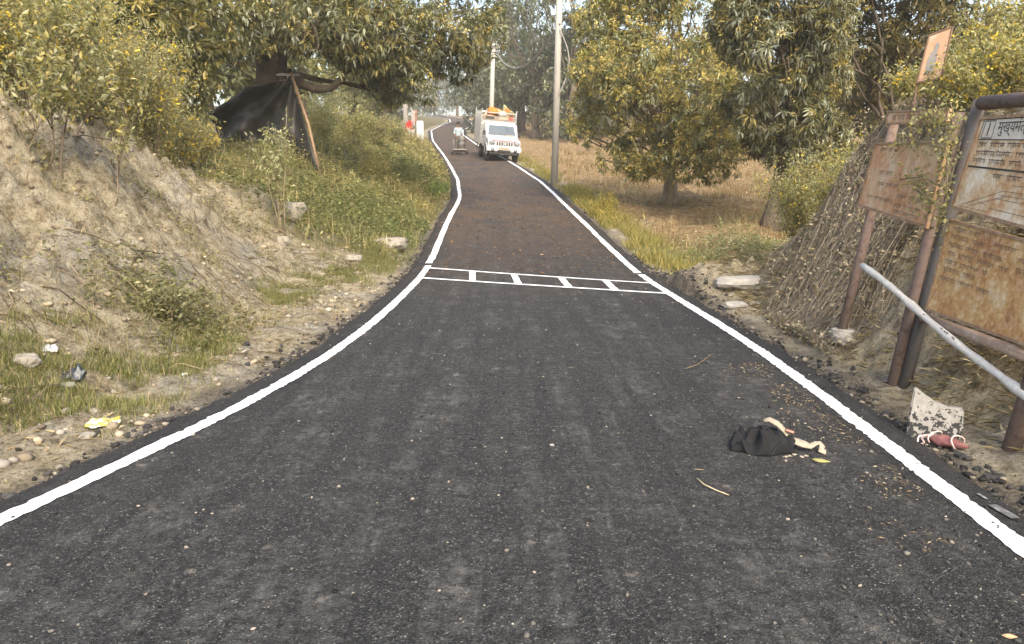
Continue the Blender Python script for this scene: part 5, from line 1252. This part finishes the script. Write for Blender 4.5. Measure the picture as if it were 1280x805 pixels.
for s in (-1, 1):
    dw = hp_(MB().prism([(.42, 1.22), (1.5, 1.22), (1.5, 1.70), (.86, 1.70)], s * .803, s * .812), 'side_window', M_GLASS)
    d_ = hp_(MB().prism([(.40, .66), (1.58, .66), (1.58, 1.19), (.40, 1.19)], s * .8025, s * .812), 'door', M_WHITE, bv=.004)
    hp_(MB().box(s * .812, s * .83, 1.35, 1.5, 1.08, 1.11), 'handle', M_BLK, d_)
    mr_ = hp_(MB().box(s * .90 - .07, s * .90 + .07, .36, .42, 1.22, 1.44), 'mirror', M_BLK, bv=.02); hp_(MB().tube([(s * .80, .42, 1.26), (s * .9, .4, 1.26)], .012, 6), 'mirror_arm', M_BLK, mr_)
    hl = hp_(MB().prism([(s * .46, .83), (s * .76, .80), (s * .765, .99), (s * .47, 1.01)], -.735, -.68, 'y'), 'headlight', M_LAMP, bv=.01)
    hp_(MB().lathe([(.075, -.742), (.06, -.738), (.03, -.737)], 14, 'y', (s * .58, 0, .91)), 'reflector', M_SILV, hl, True)
    fg = hp_(MB().lathe([(.085, -.80), (.08, -.79), (.02, -.785)], 14, 'y', (s * .56, 0, .60)), 'fog_light', M_BLK, sm=True)
    hp_(MB().lathe([(.05, -.807), (.045, -.812), (.01, -.814)], 12, 'y', (s * .56, 0, .60)), 'fog_lens', M_LAMP, fg, True)
    ar = []
    for t in np.linspace(0, math.pi, 13): ar.append((s * .81, .48 * math.cos(t), .36 + .50 * math.sin(t)))
    hp_(MB().tube(ar, .035, 6), 'wheel_arch', M_WHITE, sm=True)
gr = hp_(MB().box(-.45, .45, -.735, -.68, .80, 1.0), 'grille', M_WHITE, bv=.01)
for k in range(7): hp_(MB().box(-.39 + .12 * k, -.39 + .12 * k + .078, -.742, -.734, .82, .98), 'grille_slot', M_BLK, gr)
hp_(MB().box(-.05, .05, -.748, -.743, .86, .95), 'badge', M_SILV, gr)
hp_(MB().box(-.62, .62, -.70, -.66, 1.025, 1.045), 'bonnet_stripe', M_RED)
bp_ = hp_(MB().prism([(-.86, .52), (.86, .52), (.88, .70), (.84, .78), (-.84, .78), (-.88, .70)], -.79, -.62, 'y'), 'bumper', M_WHITE, bv=.03)
hp_(MB().box(-.33, .33, -.797, -.788, .53, .60), 'air_intake', M_BLK, bp_); hp_(MB().box(-.27, .27, -.803, -.79, .62, .73), 'number_plate', M_PLAT, bp_, bv=.004)
hp_(MB().box(-.70, .70, -.74, -.60, .40, .515), 'valance', M_BLK)
hp_(MB().box(-.45, .45, -.5, 4.6, .42, .58), 'chassis', M_BLK)
def wheel(x, y):
    s = 1 if x > 0 else -1; c = (x, y, .36)
    t = hp_(MB().lathe([(.20, -.10), (.31, -.11), (.355, -.085), (.36, 0), (.355, .085), (.31, .11), (.20, .10)], 28, 'x', c), 'wheel', M_TYRE, sm=True)
    hp_(MB().lathe([(.205, .07 * s), (.19, .095 * s), (.10, .085 * s), (.06, .11 * s), (.01, .112 * s)], 20, 'x', c), 'rim', M_SILV, t, True)
for x in (-.70, .70):
    for y in (0, 2.75): wheel(x, y)
    hp_(MB().tube([(x * .1, 0, .36), (x, 0, .36)], .05, 8), 'axle', M_BLK); hp_(MB().tube([(x * .1, 2.75, .36), (x, 2.75, .36)], .05, 8), 'axle', M_BLK)
hp_(MB().box(-.86, .86, 1.80, 4.55, .74, .82), 'bed_floor', M_CAGE)
hp_(MB().box(-.86, .86, 1.80, 1.86, .821, 1.95), 'headboard', M_CAGE)
hp_(MB().box(-.84, .84, 1.765, 1.798, 1.96, 2.16), 'name_board', paint('painted_board', (.19, .15, .12), .6, 0, 0, .6)); hp_(MB().box(-.70, -.25, 1.757, 1.764, 2.0, 2.12), 'board_panel', M_BLK); hp_(MB().box(.0, .45, 1.757, 1.764, 2.0, 2.12), 'board_panel', M_PLAT); hp_(MB().box(.5, .72, 1.757, 1.764, 2.0, 2.12), 'board_panel', M_RED)
for s in (-1, 1):
    for k in range(7): hp_(MB().tube([(s * .905, 1.83 + .445 * k, .75), (s * .905, 1.83 + .445 * k, 2.5 if k in (0, 6) else 2.36)], .024, 6), 'rail_post', M_CAGE)
    for z in (.95, 1.15, 1.35, 1.55, 1.75, 1.95, 2.15, 2.34): hp_(MB().box(s * .865 - .012, s * .865 + .012, 1.81, 4.54, z - .055, z + .055), 'side_slat', M_CAGE)
    hp_(MB().box(s * .87 - .02, s * .87 + .02, 3.2, 3.25, .35, .74), 'mud_flap', M_BLK)
for z in (1.2, 1.6, 2.0, 2.34): hp_(MB().box(-.86, .86, 4.56, 4.60, z - .05, z + .05), 'tail_slat', M_CAGE)
hp_(MB().tube([(-.89, 1.83, 2.32), (.89, 1.83, 2.32)], .024, 6), 'cross_rail', M_CAGE)

def on_truck(v): return np.array(fr_w) + np.array(TM @ Vector(v))
def bundle(name, c, sx_, sy_, sz_, m_, label, seed, cat='bundle', group=None):
    bm = bmesh.new(); bmesh.ops.create_icosphere(bm, subdivisions=3, radius=1)
    for v in bm.verts:
        q_ = v.co; k = 1 + .35 * fbm(np.array([q_.x * 1.8 + seed]), np.array([q_.y * 1.8 + q_.z * 2.3]), 3, seed)[0]; v.co = (q_.x * k * sx_, q_.y * k * sy_, max(-.6, q_.z * k) * sz_)
    me = bpy.data.meshes.new(name); bm.to_mesh(me); bm.free(); me.polygons.foreach_set('use_smooth', [True] * len(me.polygons))
    o = link(name, me, m_); o.location = tuple(on_truck(c)); o.rotation_euler = TM.to_euler(); tag(o, label, cat, group)
M_SACK = mat('jute_sack', (.40, .30, .2), (.30, .22, .14), scale=8, rough=.95, bumps=.4)
for k, (cx_, cy_, cz_) in enumerate(((-.42, 2.4, 1.25), (.42, 2.4, 1.25), (-.42, 3.3, 1.25), (.42, 3.3, 1.25), (-.42, 4.1, 1.2), (.42, 4.1, 1.2), (-.42, 2.4, 1.85), (.42, 2.45, 1.85), (-.42, 3.3, 1.85), (.42, 3.3, 1.85))):
    bundle('sack', (cx_, cy_, cz_), .40, .45, .40 if k < 6 else .42, M_SACK, 'brown sack stacked inside the railed bed of the pickup', 40 + k, 'sack', 'sacks in the pickup bed')
bundle('cloth_bundle', (-.30, 2.35, 2.36), .30, .30, .24, M_ORANGE, 'bright orange cloth bundle on top of the pickup load', 51)
bundle('cloth_bundle', (.05, 2.9, 2.32), .35, .4, .22, mat('rust_red_cloth', (.42, .16, .08), (.5, .25, .12), scale=6, rough=.9, bumps=.4), 'rust-red cloth bundle beside the bright orange one on the load', 52)
bundle('sack', (.22, 2.15, 2.22), .22, .2, .22, mat('white_sack', (.40, .39, .37), (.32, .30, .27), scale=9, rough=.9, bumps=.4), 'white sack on the load behind the name board of the pickup', 53, 'sack')
m, nt, p = nodes('orange_green_print'); nt.links.new(ramp(nt, noise(nt, 3.2, 2, .4), [(.40, (.50, .18, .04)), (.5, (.45, .27, .10)), (.55, (.30, .33, .15)), (.66, (.36, .36, .26))]), p.inputs['Base Color']); p.inputs['Roughness'].default_value = .7
vs = []
for j in range(7):
    for i in range(9):
        u_, v_ = i / 8, j / 6
        vs.append(on_truck((.22 + .60 * u_, 2.08 + .25 * v_ + .04 * math.sin(u_ * 7 + v_ * 3), 2.02 + (.76 - .42 * u_) * (1 - v_) + .03 * math.sin(u_ * 9))))
o = MB().add(vs, [(j * 9 + i, j * 9 + i + 1, (j + 1) * 9 + i + 1, (j + 1) * 9 + i) for j in range(6) for i in range(8)]).build('printed_sheet', m, None, True, off=on_truck((.5, 2.1, 2.05)))
o.location = tuple(on_truck((.5, 2.1, 2.05))); o.modifiers.new('s', 'SOLIDIFY').thickness = .03; tag(o, 'orange and green printed sheet folded over the pickup load', 'sheet')

# ================================================================== WORKER WITH HAND CART
cb0 = hit(574.5, 193.2); cb0[2] = float(road_z(cb0[1]))
cart = empty('hand_cart', cb0, (R(-6), 0, R(8))); tag(cart, 'low grey hand cart with a dark drum pushed along the road', 'cart')
M_CARTF = paint('cart_frame', (.20, .19, .18), .7, .2, 0, .4); M_DRUM = paint('drum_paint', (.085, .085, .085), .6, .2, 0, .5)
for y in (-.3, .3): MB().box(-.36, .36, y - .02, y + .02, .20, .25).build('frame_rail', M_CARTF, cart)
for x in (-.36, .36):
    MB().box(x - .02, x + .02, -.28, .28, .2, .25).build('frame_rail', M_CARTF, cart)
    for y in (-.3, .3):
        w_ = MB().lathe([(.06, -.03), (.13, -.035), (.14, 0), (.13, .035), (.06, .03)], 18, 'x', (x + (.05 if x > 0 else -.05), y, .14)).build('wheel', M_TYRE, cart, True)
        MB().lathe([(.065, -.032), (.05, -.04), (.05, .04), (.065, .032)], 12, 'x', (x + (.05 if x > 0 else -.05), y, .14)).build('hub', M_SILV, w_, True)
M_DECK = mat('deck_wood', (.3, .25, .19), (.22, .18, .13), scale=10, rough=.9)
for k in range(5): MB().box(-.33, .33, -.27 + .11 * k, -.27 + .11 * k + .09, .252, .272).build('deck_plank', M_DECK, cart)
dr_ = MB().lathe([(.19, .273), (.2, .29), (.2, .5), (.207, .51), (.207, .53), (.2, .54), (.2, .76), (.207, .77), (.207, .79), (.2, .80), (.2, .98), (.19, 1.0), (.03, .99)], 22, c=(.13, -.02, 0)).build('drum', M_DRUM, cart, True)
MB().lathe([(.04, 1.0), (.04, 1.02), (.03, 1.025)], 10, c=(.2, -.02, 0)).build('drum_cap', M_BLK, dr_, True)
for x in (-.28, .32): MB().tube([(x, .29, .25), (x, .36, .7), (x, .46, .98)], .016, 7).build('handle_bar', M_CARTF, cart, True)
MB().tube([(-.28, .46, .98), (.32, .46, .98)], .016, 7).build('handle_grip', M_BLK, cart, True)

def skin_mesh(name, V, E, Rr, m_, parent, root=0, sub=2):
    me = bpy.data.meshes.new(name); me.from_pydata([tuple(v) for v in V], E, []); o = link(name, me, m_, parent)
    md = o.modifiers.new('skin', 'SKIN'); md.use_smooth_shade = True; md.branch_smoothing = .4
    for i, r_ in enumerate(Rr):
        sv = me.skin_vertices[0].data[i]; sv.radius = (r_, r_) if not hasattr(r_, '__len__') else r_; sv.use_root = (i == root)
    o.modifiers.new('sub', 'SUBSURF').levels = sub; o.modifiers['sub'].render_levels = sub
    return o
pp = np.array(cb0) + np.array([-.10, .62, 0]); pp[2] = float(road_z(pp[1]))
per = empty('person', pp, (0, 0, R(8))); tag(per, 'person in a pale blue shirt and grey trousers pushing the hand cart', 'person')
M_SKIN = mat('skin', (.19, .11, .07), (.17, .095, .06), scale=8, rough=.6, bumps=0); M_SHIRT = mat('pale_blue_shirt', (.33, .39, .43), (.28, .335, .37), scale=6, rough=.9, bumps=.3, bscale=20)
M_TROU = mat('grey_trousers', (.13, .12, .108), (.10, .093, .084), scale=6, rough=.9, bumps=.3, bscale=20); M_HAIR = mat('black_hair', (.012, .011, .010), scale=30, rough=.6, bumps=.4)
# local: faces -y (towards cart and camera)
V = [(0, 0, .93), (0, .0, 1.08), (0, -.01, 1.25), (0, -.02, 1.38), (0, -.03, 1.47), (0, -.045, 1.55), (0, -.055, 1.63), (0, -.05, 1.70)]
Rr = [(.15, .11), (.14, .10), (.16, .11), (.15, .09), .05, .075, .085, .06]
E = [(i, i + 1) for i in range(7)]
for s in (-1, 1):
    n0 = len(V); V += [(s * .17, -.02, 1.39), (s * .22, -.03, 1.12), (s * .21, -.20, 1.0), (s * .205, -.255, .985)]; Rr += [.055, .045, .038, (.036, .02)]; E += [(3, n0), (n0, n0 + 1), (n0 + 1, n0 + 2), (n0 + 2, n0 + 3)]
    for k, (dx, l) in enumerate(((-.030, .06), (-.010, .07), (.010, .068), (.028, .05))):
        m0 = len(V); V += [(s * .205 + dx, -.30, .985), (s * .205 + dx, -.30 - l * .4, .965), (s * .205 + dx, -.30 - l * .3, .94)]; Rr += [.009, .0085, .007]; E += [(n0 + 3, m0), (m0, m0 + 1), (m0 + 1, m0 + 2)]
    m0 = len(V); V += [(s * .205 - s * .04, -.265, .975), (s * .205 - s * .045, -.295, .955)]; Rr += [.010, .008]; E += [(n0 + 2, m0), (m0, m0 + 1)]
    n1 = len(V); st_ = .10 * s; V += [(s * .09, 0, .88), (s * .10, -.02 - st_ * .5, .50), (s * .10, .02 + st_ * .6, .10), (s * .105, -.10 + st_ * .6, .04)]; Rr += [.085, .06, .04, .035]; E += [(0, n1), (n1, n1 + 1), (n1 + 1, n1 + 2), (n1 + 2, n1 + 3)]
bd_ = skin_mesh('body', V, E, Rr, M_SKIN, per)
Vs = [(0, 0, .90), (0, 0, 1.08), (0, -.01, 1.25), (0, -.02, 1.38), (0, -.025, 1.43)]; Rs = [(.175, .135), (.16, .12), (.178, .13), (.165, .105), .065]; Es = [(i, i + 1) for i in range(4)]
for s in (-1, 1): n0 = len(Vs); Vs += [(s * .175, -.02, 1.39), (s * .222, -.03, 1.12), (s * .215, -.11, 1.05)]; Rs += [.072, .06, .056]; Es += [(3, n0), (n0, n0 + 1), (n0 + 1, n0 + 2)]
skin_mesh('shirt', Vs, Es, Rs, M_SHIRT, per)
Vs = [(0, 0, .95), (0, 0, .88)]; Rs = [(.165, .125), (.16, .12)]; Es = [(0, 1)]
for s in (-1, 1): n0 = len(Vs); st_ = .10 * s; Vs += [(s * .09, 0, .80), (s * .10, -.02 - st_ * .5, .50), (s * .10, .02 + st_ * .6, .12)]; Rs += [.105, .085, .07]; Es += [(1, n0), (n0, n0 + 1), (n0 + 1, n0 + 2)]
skin_mesh('trousers', Vs, Es, Rs, M_TROU, per)
mb = MB()
mb.lathe([(.093, 1.615), (.098, 1.65), (.094, 1.70), (.075, 1.74), (.04, 1.765), (.005, 1.77)], 18, c=(0, -.035, 0)); mb.build('hair', M_HAIR, per, True)
MB().add([(-.012, -.135, 1.60), (.012, -.135, 1.60), (0, -.16, 1.605), (0, -.135, 1.645)], [(0, 1, 2), (0, 2, 3), (1, 3, 2), (0, 3, 1)]).build('nose', M_SKIN, per, True)
for s in (-1, 1):
    MB().lathe([(.002, -.140), (.010, -.139), (.011, -.13)], 8, 'y', (s * .03, 0, 1.637)).build('eye', M_HAIR, per); MB().lathe([(.004, -.012), (.022, 0), (.004, .012)], 8, 'x', (s * .086, -.05, 1.62)).build('ear', M_SKIN, per, True)
MB().box(-.022, .022, -.139, -.13, 1.574, 1.58).build('mouth', mat('lips', (.16, .07, .05), scale=9, bumps=0), per)
for s in (-1, 1):
    st_ = .10 * s; MB().prism([(-.16 + st_ * .6, 0), (.08 + st_ * .6, 0), (.08 + st_ * .6, .07), (-.04 + st_ * .6, .08), (-.15 + st_ * .6, .045)], s * .105 - .045, s * .105 + .045).build('shoe', M_BLK, per, bevel=.012)

# ================================================================== ROADSIDE MARKERS
mk = hit(525.5, 177); mk[2] = gz(mk[0], mk[1])
o = MB().prism([(-.23, -.2), (.23, -.2), (.23, 1.30), (.19, 1.36), (-.19, 1.36), (-.23, 1.30)], -.07, .07, 'y').build('marker_stone', mat('whitewash', (.46, .48, .49), (.38, .40, .41), scale=4, rough=.85, bumps=.3, bscale=20), None, bevel=.015)
o.location = tuple(mk); tag(o, 'whitewashed upright marker stone on the bank beside the red cloth', 'marker stone')
g_ = at(507.5, 158, mk[1] + 1.0); g_[2] = gz(g_[0], g_[1])
o = MB().prism([(-.16, -.2), (.16, -.2), (.15, 2.0), (0, 2.06), (-.15, 2.0)], -.12, .12, 'y').build('stone_pillar', M_CONC, None, bevel=.02); o.location = tuple(g_); tag(o, 'grey stone pillar on the bank behind the red cloth', 'pillar')
rp = at(514, 168, mk[1] + .3); rp[2] = gz(rp[0], rp[1])
shn = empty('cloth_shrine', rp); tag(shn, 'red and white cloths hung on sticks between the pillar and the white marker', 'cloth shrine')
M_REDC = mat('red_cloth', (.48, .05, .04), (.36, .04, .035), scale=6, rough=.9, bumps=.4, bscale=15); M_WHC = mat('white_cloth', (.42, .39, .37), (.34, .30, .29), scale=6, rough=.9, bumps=.4)
for s, tp in ((0, (-.25, 0, 1.9)), (1, (.38, .1, 1.75)), (2, (.05, .2, 2.0))): MB().tube([(0.05 * s, .05 * s, -.15), tp], .022, 6).build('stick', M_DRYSTEM, shn)
def drape(c, w, h_, m_, seed):
    vs = []
    for j in range(11):
        for i in range(11):
            u_, v_ = i / 10 - .5, j / 10
            vs.append((c[0] + u_ * w * (1 - .3 * v_), c[1] + .07 * math.sin(u_ * 17 + seed) * (.3 + v_) + .05 * v_, c[2] - v_ * h_ + .08 * math.sin(u_ * 5 + seed)))
    o_ = MB().add(vs, [(j * 11 + i, j * 11 + i + 1, (j + 1) * 11 + i + 1, (j + 1) * 11 + i) for j in range(10) for i in range(10)]).build('cloth', m_, shn, True); o_.modifiers.new('s', 'SOLIDIFY').thickness = .015
drape((-.12, -.1, 1.0), .5, .65, M_REDC, 1); drape((.18, -.12, 1.65), .26, 1.0, M_WHC, 2); drape((.0, -.14, .55), .6, .5, M_WHC, 4); drape((.30, 0, 1.75), .22, .8, mat('rose_cloth', (.42, .2, .17), scale=6, rough=.9), 5)

# ================================================================== AIR
hz = MB().box(-420, 420, -80, 620, -6, 60).build('haze', None)
m = bpy.data.materials.new('thin_haze'); m.use_nodes = True; m.node_tree.nodes.clear()
vo = m.node_tree.nodes.new('ShaderNodeVolumePrincipled'); vo.inputs['Color'].default_value = (.97, .93, .84, 1); vo.inputs['Density'].default_value = .0014; vo.inputs['Anisotropy'].default_value = .35
ou = m.node_tree.nodes.new('ShaderNodeOutputMaterial'); m.node_tree.links.new(vo.outputs[0], ou.inputs['Volume'])
hz.data.materials.append(m); tag(hz, 'thin pale evening haze filling the valley air', 'haze', kind='stuff')
SC.cycles.volume_bounces = 1
